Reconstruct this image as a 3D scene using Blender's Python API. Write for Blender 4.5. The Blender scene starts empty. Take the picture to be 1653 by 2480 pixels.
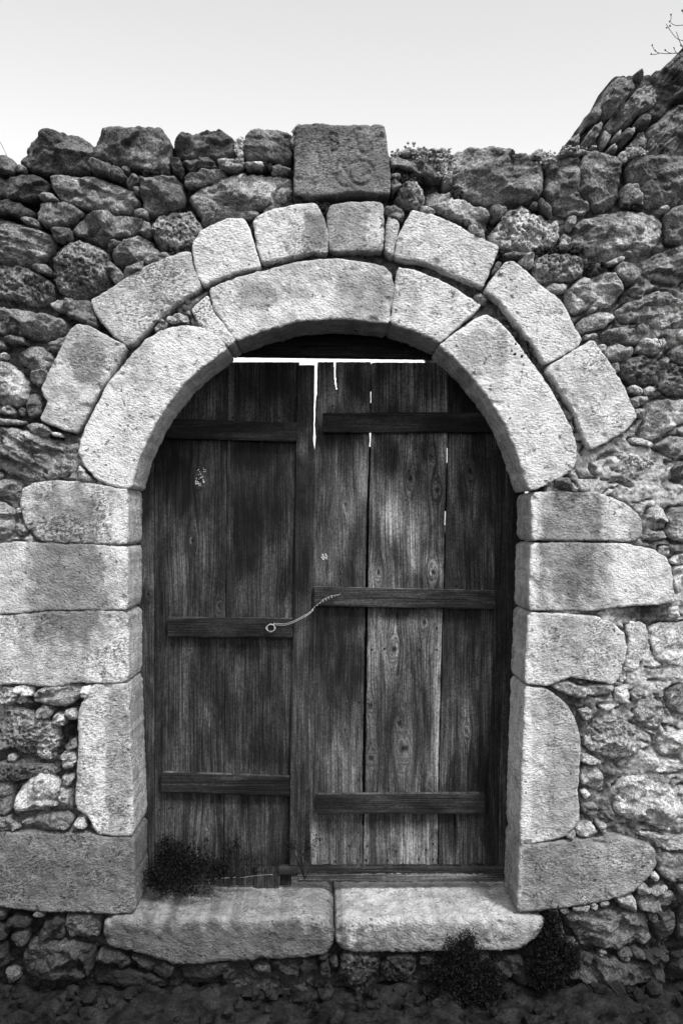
import bpy, math, random
import numpy as np
from mathutils import Vector
from mathutils.geometry import delaunay_2d_cdt

# ------------------------------------------------------------ camera, sky, sun
S = 0.00133            # metres per photo pixel on the face of the wall
D = 3.2                # metres from the camera to the face of the wall
CX, CY = 786.0, 1270.0 # foot of the view axis on the photo
GY = 2395.0            # photo row where wall meets ground
CZ = (GY - CY) * S
scene = bpy.context.scene
cam = bpy.data.cameras.new('camera'); cam_o = bpy.data.objects.new('camera', cam)
scene.collection.objects.link(cam_o); scene.camera = cam_o
cam_o.location = (0, -D, CZ); cam_o.rotation_euler = (math.radians(90), 0, 0)
cam.sensor_fit = 'VERTICAL'; cam.sensor_height = 36; cam.lens = 36 * D / (2480 * S)
cam.shift_x = (826.5 - CX) / 2480; cam.shift_y = (CY - 1240) / 2480
cam.clip_start = 0.05; cam.clip_end = 5000

SUN_EL, SUN_AZ = math.radians(52), math.radians(148)   # azimuth from +Y towards +X
w = bpy.data.worlds.new('World'); scene.world = w; w.use_nodes = True
nt = w.node_tree; nt.nodes.clear()
sky = nt.nodes.new('ShaderNodeTexSky'); sky.sky_type = 'NISHITA'; sky.sun_disc = False
sky.sun_elevation = SUN_EL; sky.sun_rotation = SUN_AZ; sky.air_density = 1.0; sky.dust_density = 1.0; sky.ozone_density = 1.0
sep = nt.nodes.new('ShaderNodeSeparateColor')
bg = nt.nodes.new('ShaderNodeBackground'); bg.inputs['Strength'].default_value = 0.11
wo = nt.nodes.new('ShaderNodeOutputWorld')
nt.links.new(sky.outputs[0], sep.inputs[0]); nt.links.new(sep.outputs[2], bg.inputs['Color'])  # black and white picture: one channel of the sky
nt.links.new(bg.outputs[0], wo.inputs[0])
sl = bpy.data.lights.new('sun', 'SUN'); sl.energy = 1.5; sl.angle = math.radians(10); sl.color = (1, 1, 1)
so = bpy.data.objects.new('sun', sl); scene.collection.objects.link(so)
sd = Vector((math.sin(SUN_AZ) * math.cos(SUN_EL), math.cos(SUN_AZ) * math.cos(SUN_EL), math.sin(SUN_EL)))
so.rotation_euler = sd.to_track_quat('Z', 'Y').to_euler(); so.location = sd * 20
scene.view_settings.view_transform = 'Standard'; scene.view_settings.look = 'None'
scene.view_settings.gamma = 1; scene.view_settings.use_curve_mapping = False
scene.view_settings.exposure = 1.12
scene.render.engine = 'CYCLES'

# ------------------------------------------------------------ helpers
random.seed(5); rng = np.random.default_rng(11)
_perm = np.tile(np.random.default_rng(3).permutation(256), 2)
_g = np.random.default_rng(4).normal(size=(256, 3)); _g /= np.linalg.norm(_g, axis=1)[:, None]
def pn(x, y, z=0.0):
    x, y, z = np.broadcast_arrays(np.asarray(x, float), np.asarray(y, float), np.asarray(z, float))
    xi, yi, zi = [np.floor(v).astype(int) for v in (x, y, z)]
    xf, yf, zf = x - xi, y - yi, z - zi
    u, v, w_ = [t * t * t * (t * (t * 6 - 15) + 10) for t in (xf, yf, zf)]
    def g(dx, dy, dz):
        h = _perm[(_perm[(_perm[(xi + dx) & 255] + yi + dy) & 255] + zi + dz) & 255]
        gr = _g[h]
        return gr[..., 0] * (xf - dx) + gr[..., 1] * (yf - dy) + gr[..., 2] * (zf - dz)
    L = lambda a, b, t: a + (b - a) * t
    return 1.5 * L(L(L(g(0,0,0), g(1,0,0), u), L(g(0,1,0), g(1,1,0), u), v),
                   L(L(g(0,0,1), g(1,0,1), u), L(g(0,1,1), g(1,1,1), u), v), w_)
def fbm(x, y, z=0.0, o=4, gain=.5):
    s, a = 0, 1
    for i in range(o):
        s = s + a * pn(x * 2**i, y * 2**i, np.asarray(z) * 2**i + 7.3 * i); a *= gain
    return s
def ridged(x, y, z=0.0, o=3):
    s, a = 0, 1
    for i in range(o):
        s = s + a * (1 - 2 * np.abs(pn(x * 2**i, y * 2**i, np.asarray(z) * 2**i + 3.1 * i))); a *= .5
    return s
def sstep(a, b, x): t = np.clip((x - a) / (b - a), 0, 1); return t * t * (3 - 2 * t)
def W(px, py, y=0.0):
    k = (D + y) / D
    return ((px - CX) * S * k, y, CZ + (CY - py) * S * k)
TILES = dict(A=(0,280), B=(500,280), C=(1053,280), D=(0,780), E=(1053,780), F=(0,1280), G=(1053,1280),
             H=(0,1880), I=(500,1880), J=(1053,1880))
def tp(t, pts):
    ox, oy = TILES[t]; k = 600 / 1568
    return [(ox + x * k, oy + y * k) for x, y in pts]
def chaikin(p, q=.22):
    p = np.asarray(p, float); n = np.roll(p, -1, 0)
    return np.stack([p * (1 - q) + n * q, p * q + n * (1 - q)], 1).reshape(-1, 2)
def resample(p, sp):
    p = np.asarray(p, float); q = np.vstack([p, p[:1]])
    d = np.r_[0, np.cumsum(np.linalg.norm(np.diff(q, axis=0), axis=1))]
    n = max(8, int(d[-1] / sp)); t = np.linspace(0, d[-1], n, endpoint=False)
    return np.stack([np.interp(t, d, q[:, 0]), np.interp(t, d, q[:, 1])], 1)
def inside(P, poly):
    x, y = P[:, 0], P[:, 1]; r = np.zeros(len(P), bool); n = len(poly)
    for i in range(n):
        x1, y1 = poly[i]; x2, y2 = poly[(i + 1) % n]
        if y1 == y2: continue
        c = ((y1 > y) != (y2 > y)) & (x < (x2 - x1) * (y - y1) / (y2 - y1) + x1)
        r ^= c
    return r
def edist(P, poly):
    d = np.full(len(P), 1e9); n = len(poly)
    for i in range(n):
        a = np.asarray(poly[i]); b = np.asarray(poly[(i + 1) % n]); ab = b - a; L = (ab @ ab) or 1e-9
        t = np.clip(((P - a) @ ab) / L, 0, 1)
        d = np.minimum(d, np.hypot(P[:, 0] - a[0] - t * ab[0], P[:, 1] - a[1] - t * ab[1]))
    return d
def normals2(p):
    t = np.roll(p, -1, 0) - np.roll(p, 1, 0); l = np.linalg.norm(t, axis=1)[:, None] + 1e-9; t = t / l
    area = np.sum(p[:, 0] * np.roll(p[:, 1], -1) - np.roll(p[:, 0], -1) * p[:, 1])
    n = np.stack([t[:, 1], -t[:, 0]], 1)
    return n if area > 0 else -n          # outward
def link(o, parent=None):
    scene.collection.objects.link(o)
    if parent is not None: o.parent = parent
    return o
def mesh_obj(name, V, F, mat, parent=None, attrs=None, smooth=True):
    """V world coords (n,3). Object origin at the middle of its foot."""
    V = np.asarray(V, float); c = np.array([V[:, 0].mean(), V[:, 1].mean(), V[:, 2].min()])
    me = bpy.data.meshes.new(name); 
    me.from_pydata((V - c).tolist(), [], [list(map(int, f)) for f in F])
    if attrs:
        for k, a in attrs.items():
            at = me.attributes.new(k, 'FLOAT', 'POINT'); at.data.foreach_set('value', np.asarray(a, np.float32))
    if smooth: me.polygons.foreach_set('use_smooth', [True] * len(me.polygons))
    me.materials.append(mat); me.update()
    o = bpy.data.objects.new(name, me); o.location = c
    if parent is not None: o.location = Vector(c) - parent.location
    return link(o, parent)
def thing(name, label, cat, loc=(0, 0, 0), group=None):
    o = bpy.data.objects.new(name, None); link(o); o.location = loc; o.empty_display_size = .1
    o['label'] = label; o['category'] = cat
    if group: o['group'] = group
    return o

# ------------------------------------------------------------ materials
class NB:
    def __init__(s, name):
        s.m = bpy.data.materials.new(name); s.m.use_nodes = True; s.t = s.m.node_tree; s.t.nodes.clear()
        s.out = s.t.nodes.new('ShaderNodeOutputMaterial'); s.b = s.t.nodes.new('ShaderNodeBsdfPrincipled')
        s.t.links.new(s.b.outputs[0], s.out.inputs[0])
    def n(s, ty, **kw):
        nd = s.t.nodes.new(ty)
        for k, v in kw.items(): setattr(nd, k, v)
        return nd
    def l(s, a, b): s.t.links.new(a, b)
    def setin(s, sock, v):
        if hasattr(v, 'links'): s.l(v, sock)
        else: sock.default_value = v
    def math(s, op, a, b=None, c=None, clamp=False):
        nd = s.n('ShaderNodeMath', operation=op, use_clamp=clamp); s.setin(nd.inputs[0], a)
        if b is not None: s.setin(nd.inputs[1], b)
        if c is not None: s.setin(nd.inputs[2], c)
        return nd.outputs[0]
    def mr(s, v, a, b, c, d, smooth=False):
        nd = s.n('ShaderNodeMapRange'); nd.clamp = True
        if smooth: nd.interpolation_type = 'SMOOTHSTEP'
        s.l(v, nd.inputs[0])
        for i, x in enumerate((a, b, c, d)): s.setin(nd.inputs[1 + i], x)
        return nd.outputs[0]
    def vmath(s, op, a, b):
        nd = s.n('ShaderNodeVectorMath', operation=op); s.setin(nd.inputs[0], a); s.setin(nd.inputs[1], b); return nd.outputs[0]
    def noise(s, vec, scale, detail=4, rough=.55, dist=0):
        nd = s.n('ShaderNodeTexNoise'); s.l(vec, nd.inputs['Vector']); nd.inputs['Scale'].default_value = scale
        nd.inputs['Detail'].default_value = detail; nd.inputs['Roughness'].default_value = rough
        nd.inputs['Distortion'].default_value = dist; return nd.outputs[0]
    def attr(s, name, ty='GEOMETRY'):
        nd = s.n('ShaderNodeAttribute', attribute_name=name, attribute_type=ty); return nd.outputs['Fac']
    def gray(s, v):
        c = s.n('ShaderNodeCombineColor'); [s.l(v, c.inputs[i]) for i in range(3)]; return c.outputs[0]
    def pos(s, offset=True):
        g = s.n('ShaderNodeNewGeometry').outputs['Position']
        if not offset: return g
        r = s.n('ShaderNodeObjectInfo').outputs['Random']
        return s.vmath('ADD', g, s.vmath('MULTIPLY', (37., 19., 53.), s.comb(r, r, r)))
    def comb(s, x, y, z):
        c = s.n('ShaderNodeCombineXYZ'); s.setin(c.inputs[0], x); s.setin(c.inputs[1], y); s.setin(c.inputs[2], z); return c.outputs[0]
    def bump(s, h, dist, strength=1.0, prev=None):
        b = s.n('ShaderNodeBump'); b.inputs['Strength'].default_value = strength; b.inputs['Distance'].default_value = dist
        s.l(h, b.inputs['Height'])
        if prev is not None: s.l(prev, b.inputs['Normal'])
        return b.outputs[0]

def stone_material(name, kind):
    m = NB(name); p = m.pos()
    st = m.attr('stain_tone'); tone = m.attr('tone', 'OBJECT')
    if kind == 'dressed':
        rot = m.n('ShaderNodeMapping'); vr = m.n('ShaderNodeVectorRotate', rotation_type='Y_AXIS'); m.l(m.pos(False), vr.inputs['Vector'])
        m.l(m.math('MULTIPLY_ADD', m.n('ShaderNodeObjectInfo').outputs['Random'], 1.0, -.5), vr.inputs['Angle'])
        r_ = m.n('ShaderNodeObjectInfo').outputs['Random']; m.l(m.vmath('ADD', vr.outputs[0], m.vmath('MULTIPLY', (37., 19., 53.), m.comb(r_, r_, r_))), rot.inputs[0])
        rot.inputs['Scale'].default_value = (0.8, 0.9, 1.3)
        peck = m.noise(rot.outputs[0], 125, 3, .65, .2)
        fine = m.noise(p, 420, 2, .6)
        low = m.noise(p, 5, 3, .6)
        mid = m.noise(p, 22, 4, .6)
        con = m.mr(m.noise(p, 8, 4, .65), .44, .62, .12, 1.05, True)
        sp = m.mr(peck, .40, .58, -1., .8)                       # light or dark pecks
        con = m.math('MULTIPLY', con, m.mr(m.n('ShaderNodeObjectInfo').outputs['Random'], 0, 1, .45, 1.1)); c = m.math('MULTIPLY_ADD', m.math('MULTIPLY', sp, con), .6, 1.0)
        c = m.math('MULTIPLY', c, m.mr(mid, .38, .64, .72, 1.16))
        c = m.math('MULTIPLY', c, m.mr(low, .38, .62, .82, 1.1))
        c = m.math('MULTIPLY', c, m.mr(fine, .36, .64, .8, 1.16))
        pit = m.noise(p, 60, 2, .5)
        c = m.math('MULTIPLY', c, m.mr(pit, .28, .36, .3, 1.))
        nrm = m.bump(peck, .016, .9); nrm = m.bump(fine, .0025, .5, nrm); nrm = m.bump(mid, .006, .3, nrm)
    else:
        mid = m.noise(p, 26, 6, .68, .4); fine = m.noise(p, 170, 3, .65); low = m.noise(p, 5.5, 5, .62, .6)
        vein = m.noise(p, 14, 5, .7, 1.5)
        c = m.mr(mid, .38, .64, .72, 1.26)
        c = m.math('MULTIPLY', c, m.mr(low, .42, .60, .62, 1.5))
        c = m.math('MULTIPLY', c, m.mr(fine, .38, .62, .5, 1.4))
        c = m.math('MULTIPLY', c, m.mr(vein, .58, .66, 1., 1.45, True))
        if kind == 'pitted':
            v = m.n('ShaderNodeTexVoronoi', feature='F1'); m.l(p, v.inputs['Vector']); v.inputs['Scale'].default_value = 60
            c = m.math('MULTIPLY', c, m.mr(v.outputs[0], .15, .5, .5, 1.25))
            nrm = m.bump(v.outputs[0], .014, .8); nrm = m.bump(mid, .02, .8, nrm)
        else:
            nrm = m.bump(mid, .012, .7)
            vr = m.n('ShaderNodeVectorRotate', rotation_type='Y_AXIS'); m.l(p, vr.inputs['Vector'])
            m.l(m.math('MULTIPLY_ADD', m.n('ShaderNodeObjectInfo').outputs['Random'], 2.2, -1.1), vr.inputs['Angle'])
            mp_ = m.n('ShaderNodeMapping'); m.l(vr.outputs[0], mp_.inputs[0]); mp_.inputs['Scale'].default_value = (.35, 1, 1.5)
            stri = m.noise(mp_.outputs[0], 95, 4, .7, .4); c = m.math('MULTIPLY', c, m.mr(stri, .4, .6, .68, 1.3))
            nrm = m.bump(stri, .012, .8, nrm)
        nrm = m.bump(fine, .004, .8, nrm)
    c = m.math('MULTIPLY', m.math('MULTIPLY', c, tone), st)
    c = m.math('MINIMUM', c, .84); c = m.math('MAXIMUM', c, .015)
    m.l(m.gray(c), m.b.inputs['Base Color']); m.b.inputs['Roughness'].default_value = .92
    m.b.inputs['Specular IOR Level'].default_value = .25
    m.l(nrm, m.b.inputs['Normal']); return m.m
M_D = stone_material('dressed_limestone', 'dressed'); M_R = stone_material('rubble_stone', 'rough'); M_P = stone_material('pitted_stone', 'pitted')

def mortar_material():
    m = NB('lime_mortar_and_grit'); p = m.pos(False)
    a = m.noise(p, 55, 5, .7, .5); b = m.noise(p, 260, 2, .6)
    v = m.n('ShaderNodeTexVoronoi', feature='F1'); m.l(p, v.inputs['Vector']); v.inputs['Scale'].default_value = 48
    vc = m.n('ShaderNodeSeparateColor'); m.l(v.outputs['Color'], vc.inputs[0])
    c = m.mr(a, .3, .7, .45, 1.5); c = m.math('MULTIPLY', c, m.mr(b, .3, .7, .7, 1.25))
    c = m.math('MULTIPLY', c, m.mr(vc.outputs[0], 0, 1, .6, 1.3))
    c = m.math('MULTIPLY', c, m.attr('stain_tone')); c = m.math('MINIMUM', c, .8)
    m.l(m.gray(c), m.b.inputs['Base Color']); m.b.inputs['Roughness'].default_value = .95
    m.b.inputs['Specular IOR Level'].default_value = .15
    n = m.bump(a, .02, .8); n = m.bump(v.outputs[0], .008, .7, n); n = m.bump(b, .003, .7, n); m.l(n, m.b.inputs['Normal']); return m.m
M_M = mortar_material()

def wood_material():
    m = NB('weathered_wood'); r = m.n('ShaderNodeObjectInfo').outputs['Random']
    gu = m.attr('gu'); gv = m.attr('gv'); off = m.math('MULTIPLY', r, 40.)
    def nz(su, sv, det, rough=.6, dist=0):
        return m.noise(m.comb(m.math('MULTIPLY', gu, su), off, m.math('MULTIPLY', gv, sv)), 1, det, rough, dist)
    rings = nz(400, 4.5, 3, .65); fib = nz(800, 30, 2, .6); streak = nz(60, 2.5, 3, .6, .3); blot = nz(13, 4.5, 6, .7, .8); big = nz(6, 1.8, 3, .6, .5); spk = nz(160, 130, 4, .7)
    c = m.mr(rings, .41, .59, .42, 1.58); c = m.math('MULTIPLY', c, m.mr(big, .42, .58, .55, 1.3, True))
    c = m.math('MULTIPLY', c, m.mr(fib, .36, .64, .75, 1.25)); c = m.math('MULTIPLY', c, m.mr(spk, .38, .62, .6, 1.4)); c = m.math('MULTIPLY', c, m.mr(streak, .38, .64, .72, 1.3))
    c = m.math('MULTIPLY', c, m.mr(blot, .40, .60, .5, 1.35))
    c = m.math('MULTIPLY', c, m.attr('tone')); c = m.math('MINIMUM', m.math('MAXIMUM', c, .003), .6)
    m.l(m.gray(c), m.b.inputs['Base Color']); m.b.inputs['Roughness'].default_value = .75
    m.b.inputs['Specular IOR Level'].default_value = .2
    n = m.bump(rings, .004, .9); n = m.bump(fib, .001, .5, n); m.l(n, m.b.inputs['Normal']); return m.m
M_W = wood_material()
def plain(name, v, rough=.8, spec=.2, var=0, scale=80, metal=0):
    m = NB(name); m.b.inputs['Roughness'].default_value = rough; m.b.inputs['Specular IOR Level'].default_value = spec
    m.b.inputs['Metallic'].default_value = metal
    if var:
        c = m.mr(m.noise(m.pos(False), scale, 4, .6), .3, .7, v * (1 - var), v * (1 + var)); m.l(m.gray(c), m.b.inputs['Base Color'])
    else: m.b.inputs['Base Color'].default_value = (v, v, v, 1)
    return m.m
M_LEAF = plain('dark_small_leaves', .012, .8, .15, .6, 60); M_TWIG = plain('dry_twig', .07, .9, .1, .4); M_STEM = plain('shrub_stem', .014, .9, .1, .4)
M_PALE = plain('pale_dry_stem', .35, .9, .1, .3); M_WIRE = plain('galvanised_wire', .45, .45, .5, .25, 200, .6)
M_NAIL = plain('rusty_iron', .008, .7, .3, .4); M_MOSS = plain('crusty_moss', .3, .95, .05, .85, 120); M_DMOSS = plain('dark_moss', .03, .95, .05, .6, 150)
M_FLAKE = plain('pale_plaster_flakes', .5, .9, .1, .4, 300)

# ------------------------------------------------------------ stains (weathering with its own shape), photo coordinates
STAINS = [  # cx, cy, rx, ry, factor
 (165,1380,92,190,.62),(292,1240,18,80,1.3),(60,1220,22,60,1.1),
 (297,1400,14,80,1.25),(30,1400,40,80,1.15),
 (285,1580,30,85,1.25),(15,1560,35,60,1.1),
 (225,1800,28,210,1.3),(285,1850,28,200,.78),
 (130,2110,200,70,.85),(190,2060,120,25,1.25),
 (1380,1310,78,150,.6),(1430,1400,50,70,.85),(1298,1240,13,70,1.35),(1490,1260,40,55,1.25),
 (1292,1395,12,75,1.35),(1545,1390,70,75,1.22),
 (1400,1565,75,70,.82),(1290,1570,18,75,1.3),(1360,1840,40,200,.82),(1273,1850,14,190,1.35),
 (1350,2120,90,70,.78),(1440,2080,60,40,1.15),(1258,2120,8,70,1.3),
 (760,570,30,50,.62),(840,570,90,55,.9),(905,560,20,40,1.45),(640,560,60,60,1.15),
 (620,715,60,40,.68),(700,740,150,20,1.25),(880,720,70,60,.8),(560,790,50,25,1.2),
 (960,700,60,30,.8),(1100,760,70,40,1.15),
 (1170,860,60,60,.72),(1280,960,60,110,1.2),(1120,840,30,60,1.1),
 (215,880,40,55,.62),(150,990,50,50,1.05),(330,880,50,70,.85),(250,1050,60,120,1.15),(430,850,60,30,1.25),
 (380,700,70,50,.85),(340,690,40,60,1.1),
 (1330,760,50,120,1.05),(760,330,90,50,.8),(700,440,110,40,1.25),
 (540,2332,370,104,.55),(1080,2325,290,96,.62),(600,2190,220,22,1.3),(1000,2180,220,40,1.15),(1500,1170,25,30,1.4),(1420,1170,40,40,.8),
]
def stain_tone(P):
    nx = pn(P[:, 0] / 28, P[:, 1] / 40, 2.2) * .6 + pn(P[:, 0] / 9, P[:, 1] / 12, 5.1) * .22
    f = np.ones(len(P))
    for cx, cy, rx, ry, k in STAINS:
        d = (np.abs((P[:, 0] - cx) / rx)**3.4 + np.abs((P[:, 1] - cy) / ry)**3.4)**(1 / 3.4) + nx * .55
        f *= 1 + ((k**1.5 if k < 1 else k**1.2) - 1) * (1 - sstep(.78, 1.14, d))
    return f

# ------------------------------------------------------------ stone builder
def build_stone(poly, kind, tone, name, parent, depth=.10, front=0.0, sp=3.1, mat=None, bulge=None, grain=None,
                carve=None, yplane=0.0, scale=1.0, backscale=None, relief=1.0, seed=None, persp=False, edge=None, rings=None):
    seed = rng.random() * 90 if seed is None else seed
    poly = np.asarray(poly, float)
    small = min(np.ptp(poly, axis=0)) < 34 * scale; sp = min(sp, 2.8 * scale) if small and kind != 'D' else sp
    p = chaikin(poly, .10 if kind == 'D' or small else .2)
    p = resample(p, sp); nrm = normals2(p); size = np.ptp(p, axis=0).min()
    ja = (1.7 if kind == 'D' else 3.6) * scale * min(1, size / (40 * scale))
    p = p + nrm * ((1.5 if kind == 'D' else 1.7) * scale) + nrm * (ja * (pn(p[:, 0] / (16 * scale), p[:, 1] / (16 * scale), seed) * 1.2 + .5 * pn(p[:, 0] / (6 * scale), p[:, 1] / (6 * scale), seed + 9)))[:, None]
    lo, hi = p.min(0), p.max(0)
    gx, gy = np.meshgrid(np.arange(lo[0], hi[0], sp), np.arange(lo[1], hi[1], sp * .87))
    gx = gx + (np.arange(gx.shape[0])[:, None] % 2) * sp * .5
    G = np.stack([gx.ravel(), gy.ravel()], 1) + rng.uniform(-.22, .22, (gx.size, 2)) * sp
    G = G[inside(G, p)]
    if len(G): G = G[edist(G, p) > sp * .55]
    n0 = len(p); P = np.vstack([p, G])
    r = delaunay_2d_cdt([Vector(v) for v in P], [(i, (i + 1) % n0) for i in range(n0)], [], 1, 1e-5)
    P = np.array([[v.x, v.y] for v in r[0]]); F = [list(f) for f in r[2]]
    if len(P) < n0 or not F: return None
    d = edist(P, p); X, Y = P[:, 0], P[:, 1]
    inr = max(d.max(), 3)
    dm = lambda v: v * S * 1.0
    q = scale
    if kind == 'D':
        R = edge or 3.6 * q; t = np.clip(d / R, 0, 1); h = dm(R) * .75 * (np.sqrt(1 - (1 - t)**2) - 1)
        h += .0035 * relief * pn(X / 70, Y / 70, seed) + .0022 * relief * pn(X / 24, Y / 22, seed + 3) + .0016 * relief * pn(X / 9, Y / 5.5, seed + 5)
        h -= .0065 * relief * sstep(.38, .6, pn(X / 26, Y / 26, seed + 12)) * (.4 + .6 * sstep(30, 5, d))   # chips, mostly near edges
        h -= .003 * relief * sstep(.5, .8, pn(X / 8, Y / 7, seed + 15))
    else:
        B = (bulge if bulge is not None else min(.032, inr * S * .55)) * 1.0
        wd = max(inr * .24, 4); t = np.clip(d / wd, 0, 1); h = B * (np.sqrt(1 - (1 - t)**2) - 1)
        c = P.mean(0); pl = np.full(len(P), .5 * B)
        for k in range(8):                                             # chiselled facets
            a = rng.uniform(0, 6.28); sl_ = rng.uniform(.15, .7); o = rng.uniform(-.1, .55) * inr
            dd = (X - c[0]) * math.cos(a) + (Y - c[1]) * math.sin(a)
            pl = np.minimum(pl, .004 - (dd - o) * S * sl_)
        h = h + .9 * np.maximum(np.minimum(pl, .006), -.03) * relief
        rs = min(1, inr / (28 * q))
        M = int(max(3, min(60, len(P) * sp * sp / ((36 if not small else 13) * q)**2)))              # broken facets
        sel = P[rng.choice(len(P), M, replace=len(P) < M)]; gr_ = rng.normal(0, .38, (M, 2)) * (.9, 1.15); a_ = rng.normal(0, .0045, M)
        wx_ = X + 7 * q * pn(X / (15 * q), Y / (15 * q), seed + 40); wy_ = Y + 7 * q * pn(X / (15 * q), Y / (15 * q), seed + 50)
        dx_, dy_ = wx_[:, None] - sel[None, :, 0], wy_[:, None] - sel[None, :, 1]
        d2_ = (dx_ * .75)**2 + (dy_ * 1.2)**2; d2_ -= d2_.min(1)[:, None]; wt = np.exp(-d2_ / ((9 if not small else 3.5) * q)**2); wt /= wt.sum(1)[:, None]
        fh = (wt * (a_ + S * (dx_ * gr_[:, 0] + dy_ * gr_[:, 1]))).sum(1)
        yy_ = (Y - c[1]) / (np.ptp(Y) * .5 + 1e-6); h = h - .20 * B * 2.2 * np.clip(yy_, 0, 1)**2 * relief - .10 * B * yy_
        h = h + np.clip(fh, -.022, .022) * relief * q * min(1.3, inr / (9 * q)) * (.5 if kind == 'P' else 1)
        if grain is not None:
            ca, sa = math.cos(grain), math.sin(grain); u = X * ca + Y * sa; v = -X * sa + Y * ca
            h += relief * rs * (.011 * ridged(u / (90 * q), v / (16 * q), seed) + .005 * fbm(u / (40 * q), v / (7 * q), seed + 4) - .008)
        amp = q * relief * rs
        h += amp * (.009 * pn(X / (42 * q), Y / (38 * q), seed) + .003 * (np.abs(pn(X / (24 * q), Y / (20 * q), seed + 6)) - .3)
                    - .014 * np.clip(ridged(X / (46 * q), Y / (26 * q), seed + 17, 2) - 1.05, 0, 1) + .0028 * (np.abs(pn(X / (14 * q) + .4 * pn(X / 20, Y / 20, seed + 60), Y / (10 * q), seed + 8)) * 2 - .5) + .0028 * pn(X / (11 * q), Y / (8 * q), seed + 2) + (.0014 if kind == 'R' else .003) * (np.abs(pn(X / (6.2 * q), Y / (5 * q), seed + 1)) * 2 - .5))
        if kind == 'P':
            h -= amp * (.016 * sstep(.15, .55, pn(X / (13 * q), Y / (11 * q), seed + 21)) + .010 * sstep(.1, .5, pn(X / (6.5 * q), Y / (6 * q), seed + 31)))
    if carve is not None: h += carve(P)
    y = yplane + front - h
    y = np.where(d < .01, np.minimum(y, yplane + depth * .5), y)
    k = (D + yplane) / D if persp else 1.0
    wx = (X - CX) * S * k; wz = CZ + (CY - Y) * S * k
    V = np.stack([wx, y, wz], 1); st = stain_tone(P)
    # orientation: front faces towards -Y
    a = V[F[0][0]]; b = V[F[0][1]]; cc = V[F[0][2]]
    if np.cross(b - a, cc - a)[1] > 0: F = [f[::-1] for f in F]
    # sides: boundary loop is verts 0..n0-1 in CDT order
    nr = rings or 4; bd = V[:n0].copy(); yb0 = bd[:, 1]; cen = np.array([P[:, 0].mean(), P[:, 1].mean()])
    Vs = [V]; ss = [st]; base = len(V); prev = list(range(n0)); ar = np.sum(p[:, 0] * np.roll(p[:, 1], -1) - np.roll(p[:, 0], -1) * p[:, 1])
    for j in range(1, nr + 1):
        f = j / nr; f2 = f if rings else f**1.4
        bs = 1 + ((backscale or 1.0) - 1) * f
        pb = cen + (P[:n0] - cen) * bs
        outw = normals2(P[:n0]); am = (.0018 if kind == 'D' else .005) * relief / S
        yy = yb0 + (yplane + depth - yb0) * f2
        pb = pb + outw * (am * (pn(P[:n0, 0] / 14, P[:n0, 1] / 14, yy / S / 14 + seed) + .5 * pn(P[:n0, 0] / 5, P[:n0, 1] / 5, yy / S / 5 + seed)) + (0.6 if kind == 'D' else 0) * min(1, f * 6))[:, None]
        Vs.append(np.stack([(pb[:, 0] - CX) * S * k, yy, CZ + (CY - pb[:, 1]) * S * k], 1)); ss.append(st[:n0] * (.86 if rings and kind == 'D' and edge is None else 1.))  # sides of the reveals darkened in colour to deepen their shade
        cur = [base + i for i in range(n0)]; base += n0
        for i in range(n0):
            i2 = (i + 1) % n0
            F.append([prev[i], prev[i2], cur[i2], cur[i]] if ar < 0 else [prev[i2], prev[i], cur[i], cur[i2]])
        prev = cur
    nf = n0 * nr; Vall = np.vstack(Vs); q0 = F[-nf]; nv = np.cross(Vall[q0[1]] - Vall[q0[0]], Vall[q0[3]] - Vall[q0[0]]); m0 = 0
    ow = normals2(P[:n0])[0]
    if nv @ np.array([ow[0], 0, -ow[1]]) < 0: F[-nf:] = [f[::-1] for f in F[-nf:]]
    F.append(prev)
    V = np.vstack(Vs); st = np.concatenate(ss)
    o = mesh_obj(name, V, F, mat or {'D': M_D, 'R': M_R, 'P': M_P}[kind], parent, {'stain_tone': st})
    o['tone'] = float(tone); return o

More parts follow.
